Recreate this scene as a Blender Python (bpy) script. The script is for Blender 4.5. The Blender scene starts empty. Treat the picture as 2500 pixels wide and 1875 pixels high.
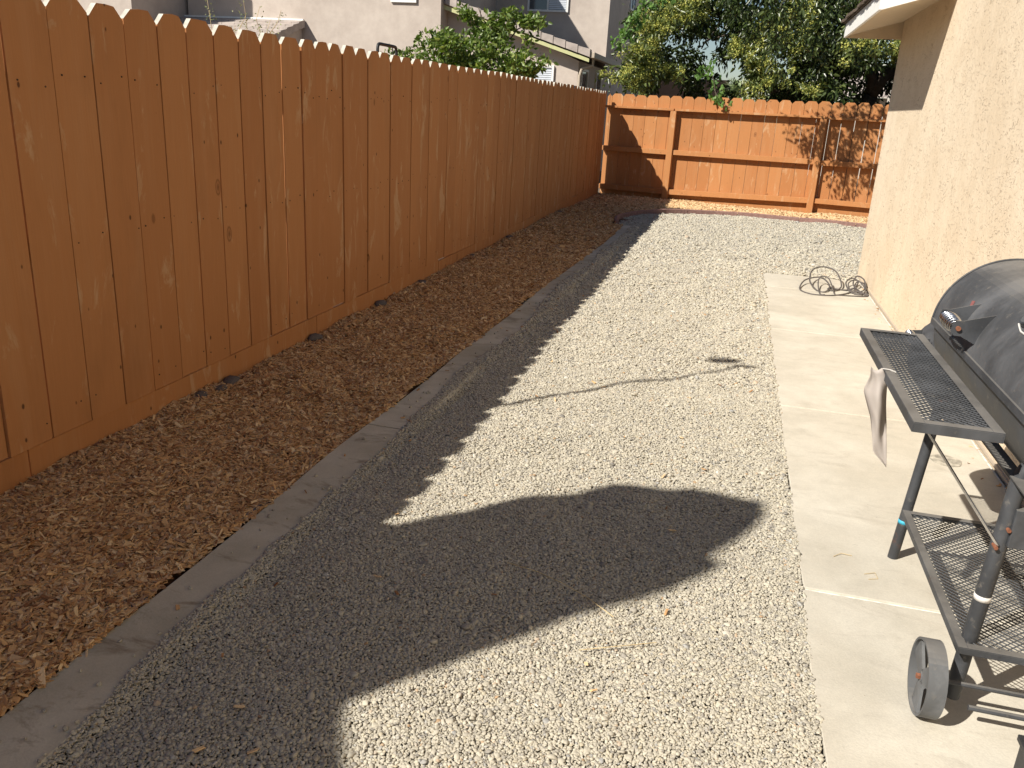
import bpy, bmesh, math, random
import numpy as np
from mathutils import Vector, Matrix, Euler
rng = np.random.default_rng(7); random.seed(7)
sc = bpy.context.scene
col = sc.collection
# ---------------------------------------------------------------- camera
cam_d = bpy.data.cameras.new('camera'); cam = bpy.data.objects.new('camera', cam_d); col.objects.link(cam)
PITCH, ROLL, YAW = math.radians(18.39902), math.radians(3.22788), math.radians(-13.72071)
fwd = Vector((math.sin(YAW)*math.cos(PITCH), math.cos(YAW)*math.cos(PITCH), -math.sin(PITCH)))
rt = Vector((math.cos(YAW), -math.sin(YAW), 0)); up = rt.cross(fwd)
r2 = math.cos(ROLL)*rt + math.sin(ROLL)*up; u2 = -math.sin(ROLL)*rt + math.cos(ROLL)*up
m = Matrix((r2, u2, -fwd)).transposed().to_4x4(); m.translation = (0, 0, 1.6)
cam.matrix_world = m
cam_d.sensor_width = 36; cam_d.lens = 2045.77/2500*36; cam_d.clip_start = .05; cam_d.clip_end = 800
sc.camera = cam
# ---------------------------------------------------------------- light
SUN = Vector((1, 1.05, -1.29)).normalized()
elev = math.asin(-SUN.z); azim = math.atan2(-SUN.x, -SUN.y)
w = bpy.data.worlds.new('World'); sc.world = w; w.use_nodes = True
nt = w.node_tree; nt.nodes.clear()
sky = nt.nodes.new('ShaderNodeTexSky'); sky.sky_type = 'NISHITA'; sky.sun_disc = False
sky.sun_elevation = elev; sky.sun_rotation = azim; sky.air_density = 1.0; sky.dust_density = .15; sky.ozone_density = 1.9
bg = nt.nodes.new('ShaderNodeBackground'); bg.inputs[1].default_value = .050
wo = nt.nodes.new('ShaderNodeOutputWorld')
nt.links.new(sky.outputs[0], bg.inputs[0]); nt.links.new(bg.outputs[0], wo.inputs[0])
sd = bpy.data.lights.new('sun', 'SUN'); sd.energy = 5.0; sd.angle = math.radians(.53); sd.color = (1, .945, .85)
so = bpy.data.objects.new('sun', sd); col.objects.link(so); so.rotation_euler = SUN.to_track_quat('-Z', 'Y').to_euler(); so.location = (-20, -20, 30)
sc.view_settings.view_transform = 'Standard'; sc.view_settings.look = 'None'; sc.view_settings.gamma = 1
sc.view_settings.exposure = .56; sc.view_settings.use_curve_mapping = False
sc.cycles.max_bounces = 8; sc.cycles.diffuse_bounces = 4; sc.cycles.transparent_max_bounces = 8

# ---------------------------------------------------------------- materials
class NT:
    def __init__(s, name):
        s.m = bpy.data.materials.new(name); s.m.use_nodes = True; s.t = s.m.node_tree
        s.b = s.t.nodes['Principled BSDF']; s.out = s.t.nodes['Material Output']
        s.tc = s.n('ShaderNodeTexCoord'); s.oi = s.n('ShaderNodeObjectInfo')
    def n(s, k, **kw):
        x = s.t.nodes.new(k)
        for a, v in kw.items(): setattr(x, a, v)
        return x
    def l(s, a, b): s.t.links.new(a, b)
    def setv(s, sock, v):
        if hasattr(v, 'is_output') or isinstance(v, bpy.types.NodeSocket): s.l(v, sock)
        else: sock.default_value = v
    def math(s, op, a, b=0.0, c=None):
        x = s.n('ShaderNodeMath', operation=op); s.setv(x.inputs[0], a); s.setv(x.inputs[1], b)
        if c is not None: s.setv(x.inputs[2], c)
        return x.outputs[0]
    def coord(s, scale=(1, 1, 1), kind='Object', rnd=0, gen=None):
        mp = s.n('ShaderNodeMapping'); s.l(s.tc.outputs[kind], mp.inputs[0]); mp.inputs['Scale'].default_value = scale
        if rnd:
            c = s.n('ShaderNodeCombineXYZ'); v = s.math('MULTIPLY', s.oi.outputs['Random'], rnd)
            for i in range(3): s.l(v, c.inputs[i])
            s.l(c.outputs[0], mp.inputs['Location'])
        return mp.outputs[0]
    def noise(s, vec, scale, detail=4, rough=.55, dist=0):
        x = s.n('ShaderNodeTexNoise'); s.l(vec, x.inputs['Vector'])
        for k, v in (('Scale', scale), ('Detail', detail), ('Roughness', rough), ('Distortion', dist)): x.inputs[k].default_value = v
        return x.outputs['Fac']
    def vor(s, vec, scale, feature='F1', out='Distance', rand=1):
        x = s.n('ShaderNodeTexVoronoi', feature=feature); s.l(vec, x.inputs['Vector']); x.inputs['Scale'].default_value = scale
        x.inputs['Randomness'].default_value = rand
        return x.outputs[out]
    def ramp(s, f, stops, interp='LINEAR'):
        x = s.n('ShaderNodeValToRGB'); s.setv(x.inputs[0], f); x.color_ramp.interpolation = interp
        e = x.color_ramp.elements
        while len(e) < len(stops): e.new(.5)
        for k, (p, c) in zip(e, stops):
            k.position = p; k.color = (c if len(c) == 4 else (*c, 1)) if not isinstance(c, (int, float)) else (c, c, c, 1)
        return x.outputs[0]
    def rng(s, f, a, b, c=0.0, d=1.0):
        x = s.n('ShaderNodeMapRange'); s.setv(x.inputs[0], f)
        for i, v in enumerate((a, b, c, d)): x.inputs[i+1].default_value = v
        return x.outputs[0]
    def mix(s, f, a, b, mode='MIX'):
        x = s.n('ShaderNodeMix', data_type='RGBA', blend_type=mode); s.setv(x.inputs[0], f)
        for i, v in ((6, a), (7, b)):
            s.setv(x.inputs[i], (*v, 1) if isinstance(v, tuple) and len(v) == 3 else v)
        return x.outputs[2]
    def hsv(s, c, h=.5, sa=1.0, v=1.0):
        x = s.n('ShaderNodeHueSaturation'); s.setv(x.inputs['Color'], c); s.setv(x.inputs['Hue'], h); s.setv(x.inputs['Saturation'], sa); s.setv(x.inputs['Value'], v)
        return x.outputs[0]
    def bump(s, h, strength=.3, dist=.01, prev=None):
        x = s.n('ShaderNodeBump'); s.l(h, x.inputs['Height']); x.inputs['Strength'].default_value = strength; x.inputs['Distance'].default_value = dist
        if prev is not None: s.l(prev, x.inputs['Normal'])
        return x.outputs[0]
    def done(s, c, rough=.8, normal=None, metal=0, spec=.5):
        s.setv(s.b.inputs['Base Color'], (*c, 1) if isinstance(c, tuple) and len(c) == 3 else c)
        s.setv(s.b.inputs['Roughness'], rough); s.b.inputs['Metallic'].default_value = metal
        s.b.inputs['Specular IOR Level'].default_value = spec
        if normal is not None: s.l(normal, s.b.inputs['Normal'])
        return s.m

def plain(name, c, rough=.7, metal=0, var=.15, scale=14, spec=.4):
    t = NT(name); v = t.coord()
    n = t.noise(v, scale, 5, .6); k = t.rng(n, .3, .7, 1-var, 1+var)
    return t.done(t.hsv((*c, 1), v=k), rough, t.bump(t.noise(v, scale*6, 3), .15, .003), metal, spec)

def fence_paint():
    t = NT('fence_stain'); v = t.coord((1, 1, 1), rnd=37.0)
    vs = t.coord((1.0, 1.0, .11), rnd=37.0)
    grain = t.noise(t.coord((1, 1, .035), rnd=37.0), 130, 4, .6)
    streak = t.noise(vs, 11, 4, .55, .6)
    base = t.mix(t.oi.outputs['Random'], (.405, .172, .062), (.455, .202, .075))
    base = t.mix(t.rng(streak, .50, .70, 0, .30), base, (.48, .25, .115))
    patch = t.noise(t.coord((1, 1, .34), rnd=37.0), 6.0, 5, .7, .9)
    base = t.mix(t.rng(patch, .57, .66, 0, .60), base, (.54, .345, .19))
    dirt = t.noise(t.coord((1, 1, .4), rnd=11), 3.2, 4, .6)
    base = t.mix(t.rng(dirt, .56, .78, 0, .35), base, (.26, .115, .045))
    # knots and small dark holes
    kv = t.coord((1, 1, .55), rnd=53.0)
    kd = t.vor(kv, 3.6, 'F1'); ksel = t.noise(kv, 4.3, 0)
    knot = t.math('MULTIPLY', t.rng(kd, .045, .075, 1, 0), t.rng(ksel, .50, .53, 0, 1))
    ring = t.math('MULTIPLY', t.rng(t.math('ABSOLUTE', t.math('SUBTRACT', kd, .085)), .006, .016, 1, 0), t.rng(ksel, .50, .53, 0, 1))
    base = t.mix(t.math('MULTIPLY', knot, .7), base, (.13, .045, .014))
    base = t.mix(t.math('MULTIPLY', ring, .6), base, (.16, .06, .02))
    hd = t.vor(t.coord((1, 1, .6), rnd=91.0), 9.0, 'F1')
    hole = t.rng(hd, .045, .075, 1, 0)
    base = t.mix(t.math('MULTIPLY', hole, .8), base, (.05, .018, .008))
    # pale scratches
    sv = t.vor(t.coord((1, 1, .12), rnd=71.0), 7.0, 'F1')
    base = t.mix(t.rng(sv, .012, .02, .75, 0), base, (.62, .40, .22))
    base = t.hsv(base, v=t.rng(grain, .3, .7, .96, 1.035))
    b1 = t.bump(grain, .22, .002); b2 = t.bump(t.math('MULTIPLY', t.math('MAXIMUM', knot, hole), -1.0), .5, .004, b1)
    return t.done(base, .78, b2, spec=.25)

def stucco(name, c1, c2, mark=True, bs=.6, cc=None):
    t = NT(name); v = t.coord()
    big = t.noise(v, .9, 4, .6); med = t.noise(v, 5, 5, .65)
    f = t.math('ADD', t.math('MULTIPLY', big, .6), t.math('MULTIPLY', med, .4))
    c = t.mix(t.rng(f, .40, .62), c1, c2)
    fine = t.noise(v, 60, 5, .7); lump = t.noise(v, 16, 4, .6, .4)
    h = t.math('ADD', t.math('MULTIPLY', fine, .35), lump)
    n = t.bump(h, bs, .006)
    if mark:   # skip trowel pits: short dark ragged openings
        pv = t.coord((1, .42, 1)); p = t.noise(pv, 36, 4, .72, 1.8); sel = t.noise(v, 3.5, 3, .6)
        pit = t.math('MULTIPLY', t.rng(p, .585, .63), t.rng(sel, .38, .60, .15, 1))
        c = t.mix(t.math('MULTIPLY', pit, .36), c, cc or (.22, .13, .07))
        n = t.bump(t.math('MULTIPLY', pit, -1.0), .8, .006, n)
    return t.done(c, .92, n, spec=.15)

def concrete(name, c1, c2, stain, amt=.5):
    t = NT(name); v = t.coord()
    a = t.noise(v, 1.6, 5, .6, .3); b = t.noise(v, 9, 5, .65); g = t.noise(v, 160, 3, .6)
    c = t.mix(t.rng(a, .38, .64), c1, c2)
    c = t.mix(t.rng(t.noise(t.coord((1, 2.2, 1)), 3.4, 6, .7, .8), .54, .72, 0, amt), c, stain)
    c = t.mix(t.rng(t.noise(v, 26, 4, .7), .66, .74, 0, .35), c, tuple(x*.55 for x in stain))
    c = t.hsv(c, v=t.math('MULTIPLY', t.rng(b, .3, .7, .94, 1.05), t.rng(g, .3, .7, .94, 1.06)))
    c = t.mix(t.rng(t.vor(v, 11, 'F1'), .012, .03, .5, 0), c, (.12, .08, .05))
    h = t.math('ADD', g, t.math('MULTIPLY', b, .8))
    return t.done(c, .9, t.bump(h, .3, .003), spec=.2)

def instance_mat(name, stops, rough=.85, spec=.25, bleach=None):
    t = NT(name); c = t.ramp(t.oi.outputs['Random'], stops, 'LINEAR')
    if bleach:      # chips in the open, sunny end of the bed have weathered paler
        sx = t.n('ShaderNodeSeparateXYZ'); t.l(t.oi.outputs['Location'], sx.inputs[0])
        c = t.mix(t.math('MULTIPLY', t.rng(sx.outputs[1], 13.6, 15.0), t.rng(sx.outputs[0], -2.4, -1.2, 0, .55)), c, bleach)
    nz = t.noise(t.coord(), 2.2, 3, .6)
    c = t.hsv(c, v=t.rng(nz, .3, .7, .86, 1.10))
    return t.done(c, rough, None, spec=spec)

def leaf_mat(name, c1, c2, c3, rough=.42, trans=.35):
    t = NT(name); a = t.n('ShaderNodeAttribute', attribute_name='tone')
    c = t.ramp(a.outputs['Fac'], [(0, c1), (.55, c2), (1, c3)])
    t.done(c, rough, None, spec=.5)
    tr = t.n('ShaderNodeBsdfTranslucent'); t.l(t.hsv(c, sa=1.15, v=1.3), tr.inputs[0])
    mx = t.n('ShaderNodeMixShader'); mx.inputs[0].default_value = trans
    t.l(t.b.outputs[0], mx.inputs[1]); t.l(tr.outputs[0], mx.inputs[2]); t.l(mx.outputs[0], t.out.inputs[0])
    return t.m

def iron(name='black_iron', c=(.034, .036, .040), rust=.25, rough=.55):
    t = NT(name); v = t.coord()
    a = t.noise(v, 5, 5, .65, .4); b = t.noise(v, 30, 4, .7)
    col_ = t.mix(t.rng(a, .42, .66), c, tuple(x*2.0 for x in c))
    col_ = t.mix(t.rng(b, .60, .72, 0, .55), col_, (.16, .145, .125))      # dust and ash specks
    col_ = t.mix(t.rng(t.noise(v, 12, 5, .7), .64, .70, 0, rust), col_, (.17, .06, .025))
    gm = t.n('ShaderNodeNewGeometry'); sx = t.n('ShaderNodeSeparateXYZ'); t.l(gm.outputs['True Normal'], sx.inputs[0])
    col_ = t.mix(t.math('MULTIPLY', t.rng(sx.outputs[2], .75, .98, 0, 1), t.rng(a, .3, .6, .35, .75)), col_, (.20, .185, .165))   # settled dust
    return t.done(col_, t.rng(a, .3, .7, rough-.12, rough+.14), t.bump(b, .25, .002), .0, .5)

M = {}
M['fence'] = fence_paint()
M['cutwood'] = plain('weathered_cut_wood', (.50, .47, .40), .85, var=.2, scale=40)
M['nail'] = plain('rusty_nail', (.045, .022, .014), .7)
M['stucco'] = stucco('peach_stucco', (.64, .52, .375), (.72, .605, .455), bs=.75)
M['taupe'] = stucco('taupe_stucco', (.45, .385, .335), (.55, .48, .42), False, .35)
M['slab'] = concrete('slab_concrete', (.47, .43, .355), (.56, .52, .44), (.36, .32, .26), .5)
M['joint'] = plain('joint_filler', (.72, .68, .60), .95, var=.35, scale=30)
M['kerb'] = concrete('kerb_concrete', (.44, .395, .295), (.60, .55, .435), (.22, .17, .11), .95)
M['soil'] = plain('soil', (.13, .095, .065), .95, var=.35, scale=9)
M['mulchbase'] = plain('mulch_base', (.10, .05, .024), .95, var=.5, scale=40)
M['gravelbase'] = plain('gravel_base', (.12, .105, .085), .95, var=.5, scale=90)
M['pebble'] = instance_mat('pebble', [(0, (.20, .185, .165)), (.05, (.30, .275, .235)), (.20, (.40, .365, .295)), (.38, (.45, .41, .33)), (.54, (.49, .45, .36)), (.68, (.42, .385, .31)), (.82, (.51, .47, .38)), (.91, (.44, .385, .28)), (.95, (.31, .305, .29)), (.975, (.58, .545, .47)), (1, (.38, .25, .14))], .8)
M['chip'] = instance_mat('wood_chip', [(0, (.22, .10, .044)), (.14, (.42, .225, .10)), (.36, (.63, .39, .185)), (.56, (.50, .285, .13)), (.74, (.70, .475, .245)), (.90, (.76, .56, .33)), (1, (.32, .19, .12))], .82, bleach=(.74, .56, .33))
M['white'] = plain('white_paint', (.80, .79, .76), .5, var=.04)
M['soffit'] = plain('soffit_paint', (.62, .50, .36), .8, var=.05)
M['shingle'] = plain('brown_shingle', (.10, .075, .055), .95, var=.5, scale=18)
M['edging'] = plain('red_edging', (.26, .15, .125), .85, var=.25, scale=20)
M['iron'] = iron()
M['lid'] = iron('lid_steel', (.050, .051, .054), .10, .72)
M['wheel'] = iron('weathered_wheel', (.085, .088, .092), .08, .7)
M['rust'] = plain('rusty_bolt', (.22, .085, .045), .8, var=.4, scale=60)
M['chrome'] = plain('spring_chrome', (.62, .62, .63), .22, 1.0, .05)
M['bag'] = None
M['rubber'] = plain('black_hose', (.10, .088, .082), .55, var=.2)
M['stone'] = plain('grey_stone', (.12, .10, .09), .85, var=.35, scale=20)
M['fabric'] = plain('landscape_fabric', (.10, .10, .105), .8, var=.3, scale=30)
M['tile'] = plain('concrete_roof_tile', (.40, .345, .31), .85, var=.22, scale=5)
M['trim'] = plain('pale_green_trim', (.50, .50, .26), .7, var=.05)
M['gutter'] = plain('tan_gutter', (.46, .39, .31), .6, var=.06)
M['frame'] = plain('white_window_frame', (.78, .78, .76), .5, var=.03)
M['blind'] = plain('white_blind', (.62, .66, .72), .7, var=.05)
M['dry'] = plain('dry_grass', (.55, .43, .24), .9, var=.2)
M['bark'] = plain('bark', (.085, .065, .048), .95, var=.45, scale=12)
M['leaf'] = leaf_mat('broad_leaf', (.018, .030, .008), (.044, .068, .018), (.14, .17, .048), .33, .25)
M['citrus'] = leaf_mat('citrus_leaf', (.06, .10, .02), (.14, .21, .04), (.40, .46, .14))
M['bloom'] = leaf_mat('yellow_bloom', (.34, .38, .08), (.50, .51, .13), (.68, .62, .20), .8, .3)
M['vine'] = leaf_mat('vine_leaf', (.055, .12, .022), (.10, .20, .04), (.17, .29, .07), .5, .4)
M['palm'] = leaf_mat('palm_leaf', (.14, .20, .08), (.24, .32, .14), (.36, .42, .22), .5, .3)
M['weed'] = leaf_mat('weed_leaf', (.20, .24, .10), (.30, .33, .15), (.40, .38, .20), .8, .3)
def glass():
    t = NT('window_glass'); return t.done((.05, .065, .08), .06, None, 0, .9)
M['glass'] = glass()
def bagm():
    t = NT('grey_film'); t.done(t.mix(t.noise(t.coord(), 12, 4), (.50, .45, .41), (.62, .56, .51)), .55)
    tr = t.n('ShaderNodeBsdfTranslucent'); tr.inputs[0].default_value = (.5, .43, .38, 1)
    mx = t.n('ShaderNodeMixShader'); mx.inputs[0].default_value = .35
    t.l(t.b.outputs[0], mx.inputs[1]); t.l(tr.outputs[0], mx.inputs[2]); t.l(mx.outputs[0], t.out.inputs[0]); return t.m
M['bag'] = bagm()
M['blue'] = plain('blue_sticker', (.05, .38, .55), .6, var=.1)
M['paper'] = plain('white_sticker', (.62, .60, .57), .6, var=.1)
M['redlabel'] = plain('faded_red_label', (.20, .075, .07), .7, var=.3)
M['dial'] = plain('dial_face', (.10, .10, .10), .35, var=.1)
M['plastic'] = plain('black_plastic', (.03, .03, .032), .5, var=.2)
M['brown'] = plain('brown_siding', (.30, .19, .13), .85, var=.12)
M['pale'] = plain('pale_wall', (.62, .58, .52), .85, var=.08)

# ---------------------------------------------------------------- mesh helpers
class MB:
    def __init__(s): s.v = []; s.f = []; s.mi = []; s.mats = []
    def m(s, mat):
        if mat not in s.mats: s.mats.append(mat)
        return s.mats.index(mat)
    def add(s, vs, fs, mat=0):
        o = len(s.v); s.v += [tuple(x) for x in vs]; s.f += [tuple(i+o for i in f) for f in fs]; s.mi += [mat]*len(fs); return s
    def box(s, x0, x1, y0, y1, z0, z1, mat=0):
        return s.add([(x, y, z) for z in (z0, z1) for y in (y0, y1) for x in (x0, x1)],
                     [(0, 2, 3, 1), (4, 5, 7, 6), (0, 1, 5, 4), (2, 6, 7, 3), (0, 4, 6, 2), (1, 3, 7, 5)], mat)
    def hexa(s, p, mat=0):   # eight corners, bottom ring then top ring
        return s.add(p, [(3, 2, 1, 0), (4, 5, 6, 7), (0, 1, 5, 4), (1, 2, 6, 5), (2, 3, 7, 6), (3, 0, 4, 7)], mat)
    def prism(s, poly, d, mat=0):   # poly: 3D points; d: extrusion vector
        n = len(poly); a = [Vector(p) for p in poly]; b = [p+Vector(d) for p in a]
        return s.add(a+b, [tuple(range(n))[::-1], tuple(range(n, 2*n))]+[(i, (i+1) % n, n+(i+1) % n, n+i) for i in range(n)], mat)
    def tube(s, path, r, n=8, mat=0, cap=True, closed=False):
        P = [Vector(p) for p in path]; N = len(P); R = r if isinstance(r, (list, tuple)) else [r]*N
        vs = []; t0 = None; ref = None
        for i, p in enumerate(P):
            a = P[(i-1) % N] if (i > 0 or closed) else P[i]; b = P[(i+1) % N] if (i < N-1 or closed) else P[i]
            t = (b-a).normalized()
            if ref is None:
                ref = Vector((0, 0, 1)) if abs(t.z) < .9 else Vector((1, 0, 0))
            x = (ref-t*ref.dot(t)).normalized(); y = t.cross(x); ref = x
            vs += [p+(x*math.cos(2*math.pi*k/n)+y*math.sin(2*math.pi*k/n))*R[i] for k in range(n)]
        fs = []
        for i in range(N if closed else N-1):
            for k in range(n):
                j = (i+1) % N
                fs.append((i*n+k, i*n+(k+1) % n, j*n+(k+1) % n, j*n+k))
        if cap and not closed: fs += [tuple(range(n))[::-1], tuple((N-1)*n+k for k in range(n))]
        return s.add(vs, fs, mat)
    def grid(s, X, Y, Z, mat=0):
        h, w_ = X.shape; vs = np.stack([X, Y, Z], -1).reshape(-1, 3)
        fs = [(i*w_+j, i*w_+j+1, (i+1)*w_+j+1, (i+1)*w_+j) for i in range(h-1) for j in range(w_-1)]
        return s.add(vs.tolist(), fs, mat)
    def mesh(s, name, mats, smooth=False):
        me = bpy.data.meshes.new(name); me.from_pydata([tuple(v) for v in s.v], [], s.f)
        for mm in (mats if isinstance(mats, (list, tuple)) else [mats]): me.materials.append(mm)
        if len(me.materials) > 1: me.polygons.foreach_set('material_index', s.mi)
        if smooth: me.polygons.foreach_set('use_smooth', [True]*len(me.polygons))
        me.update(); return me
    def build(s, name, mats, parent=None, smooth=False, bevel=0, origin=None):
        me = s.mesh(name, mats, smooth)
        if origin is not None:
            me.transform(Matrix.Translation(-Vector(origin)))
        return link(name, me, parent, origin, bevel)
def link(name, me, parent=None, loc=None, bevel=0):
    o = bpy.data.objects.new(name, me); col.objects.link(o)
    if loc is not None: o.location = loc
    if parent is not None:
        o.parent = parent
        if parent.type == 'EMPTY' or parent.location.length:
            o.matrix_parent_inverse = Matrix.Translation(-absloc(parent))
    if bevel:
        b = o.modifiers.new('bevel', 'BEVEL'); b.width = bevel; b.segments = 2; b.limit_method = 'ANGLE'
    return o
def absloc(o):
    l = Vector(o.location)
    if o.parent is not None: l = o.matrix_parent_inverse @ l + absloc(o.parent)
    return l
def tag(o, label=None, cat=None, group=None, kind=None):
    for k, v in (('label', label), ('category', cat), ('group', group), ('kind', kind)):
        if v: o[k] = v
    return o
def thing(name, label, cat, loc=(0, 0, 0), group=None):
    o = bpy.data.objects.new(name, None); col.objects.link(o); o.location = loc; o.empty_display_size = .1
    return tag(o, label, cat, group)
def fastmesh(name, V, F, mat, attr=None):
    me = bpy.data.meshes.new(name); V = np.asarray(V, np.float32); F = np.asarray(F, np.int32); k = F.shape[1]
    me.vertices.add(len(V)); me.vertices.foreach_set('co', V.ravel())
    me.loops.add(F.size); me.loops.foreach_set('vertex_index', F.ravel())
    me.polygons.add(len(F)); me.polygons.foreach_set('loop_start', np.arange(0, F.size, k, dtype=np.int32))
    me.update(calc_edges=True); me.materials.append(mat)
    if attr is not None:
        a = me.attributes.new('tone', 'FLOAT', 'FACE'); a.data.foreach_set('value', np.asarray(attr, np.float32))
    return me

# smooth value noise for terrain, numpy
def vnoise(x, y, s, seed=0):
    x = np.asarray(x)*s; y = np.asarray(y)*s
    xi = np.floor(x).astype(int); yi = np.floor(y).astype(int); fx = x-xi; fy = y-yi
    fx = fx*fx*(3-2*fx); fy = fy*fy*(3-2*fy)
    def h(a, b):
        v = np.sin(a*127.1+b*311.7+seed*74.7)*43758.5453; return v-np.floor(v)
    return (h(xi, yi)*(1-fx)+h(xi+1, yi)*fx)*(1-fy)+(h(xi, yi+1)*(1-fx)+h(xi+1, yi+1)*fx)*fy
def gravel_z(x, y):
    b = (vnoise(x, y, 1.7, 1)-.5)*.026+(vnoise(x, y, 4.2, 2)-.5)*.026+(vnoise(x, y, 9, 12)-.5)*.010-.006
    d = np.asarray(x)-interp(KL, np.asarray(y)); k = np.clip((.27-d)/.06, 0, 1)*(np.asarray(y) < 12.3)
    k2 = np.clip((np.asarray(x)-.30)/.10, 0, 1)*(np.asarray(y) < 9.6)
    return b*(1-k)*(1-k2)+.016*k+.001*k2
def interp(P, y): return np.interp(y, [p[1] for p in P], [p[0] for p in P])
def mulch_z(x, y):
    near = np.clip((-np.asarray(x)-1.75)/.7, 0, 1)
    far = np.clip((np.asarray(y)-15.0)/1.2, 0, 1)*.35
    return .012+.045*near*np.clip((14.5-np.asarray(y))/1.5, 0, 1)+.0*far+(vnoise(x, y, 2.2, 3)-.5)*.04+(vnoise(x, y, 7, 4)-.5)*.02

# ---------------------------------------------------------------- setting: ground
g = MB().box(-60, 60, -40, 120, -.6, -.08).build('ground', M['soil']); tag(g, kind='structure')

EDGE = [(-1.60, 12.55), (-1.68, 12.98), (-1.66, 13.45), (-1.46, 14.10), (-1.2, 14.5), (-.97, 14.74), (-.43, 15.02), (.12, 15.12), (1.14, 15.10), (2.26, 14.95), (4.2, 14.8), (7.0, 14.7)]
KL = [(-1.67, -1.2), (-1.67, 1.4), (-1.66, 2.2), (-1.665, 3.3), (-1.64, 4.0), (-1.63, 5.1), (-1.6, 6.1), (-1.60, 6.9), (-1.56, 8.5), (-1.50, 10.2), (-1.49, 11.5), (-1.50, 12.4)]
def interp(P, y): return np.interp(y, [p[1] for p in P], [p[0] for p in P])
def in_gravel(x, y):
    kr = interp(KL, y)+.185-.012*np.clip(y-4, 0, 5)+.020*np.sin(y*2.3)+.05*(vnoise(y, y*0, 2.1, 9)-.5)+.03*(vnoise(x*9, y*9, 1, 19)-.5)
    far = np.interp(x, [p[0] for p in EDGE[2:]], [p[1] for p in EDGE[2:]])
    ok = (x > np.where(y < 12.45, kr, -1.62)) & (y < far-.03) & (y > -1.5)
    slab = (x > .424+.014*(vnoise(y*14, x*0, 1, 31)-.3)) & (y < 9.56)
    house = (x > 1.44) & (y < 9.95)
    return ok & ~slab & ~house & (x < 6)
def in_mulch(x, y):
    kl = interp(KL, y)+.004+.03*(vnoise(y, y*0, 4.7, 5)-.62)
    far = np.interp(x, [p[0] for p in EDGE[2:]], [p[1] for p in EDGE[2:]])
    ff = 17-.157*(x+2.6)
    left = (x < kl) & (x > -2.60) & (y < 12.4) & (y > -1.3)
    back = (y >= 12.4) & (((x < -1.69) & (x > -2.6)) | (y > far+.05)) & (y < ff+.02) & (x > -2.6) & (x < 6)
    return left | back
# gravel bed base, mulch bed base (height-field sheets)
def sheet(name, x0, x1, y0, y1, step, fz, mat, off):
    xs = np.arange(x0, x1+step, step); ys = np.arange(y0, y1+step, step); X, Y = np.meshgrid(xs, ys)
    b = MB().grid(X, Y, fz(X, Y)+off); o = b.build(name, mat, smooth=True); return tag(o, kind='structure')
sheet('gravel_bed', -1.62, 6, -1.5, 15.2, .12, gravel_z, M['gravelbase'], -.014)
sheet('mulch_bed', -2.62, -1.5, -1.3, 17.2, .1, mulch_z, M['mulchbase'], -.03)
X, Y = np.meshgrid(np.arange(-1.7, 6.1, .1), np.arange(13.2, 17.2, .1))
far = np.interp(X, [p[0] for p in EDGE[2:]], [p[1] for p in EDGE[2:]])
Zm = np.where(Y > far, mulch_z(X, Y)-.03, -.07)
tag(MB().grid(X, Y, Zm).build('mulch_bed', M['mulchbase'], smooth=True), kind='structure')

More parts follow.
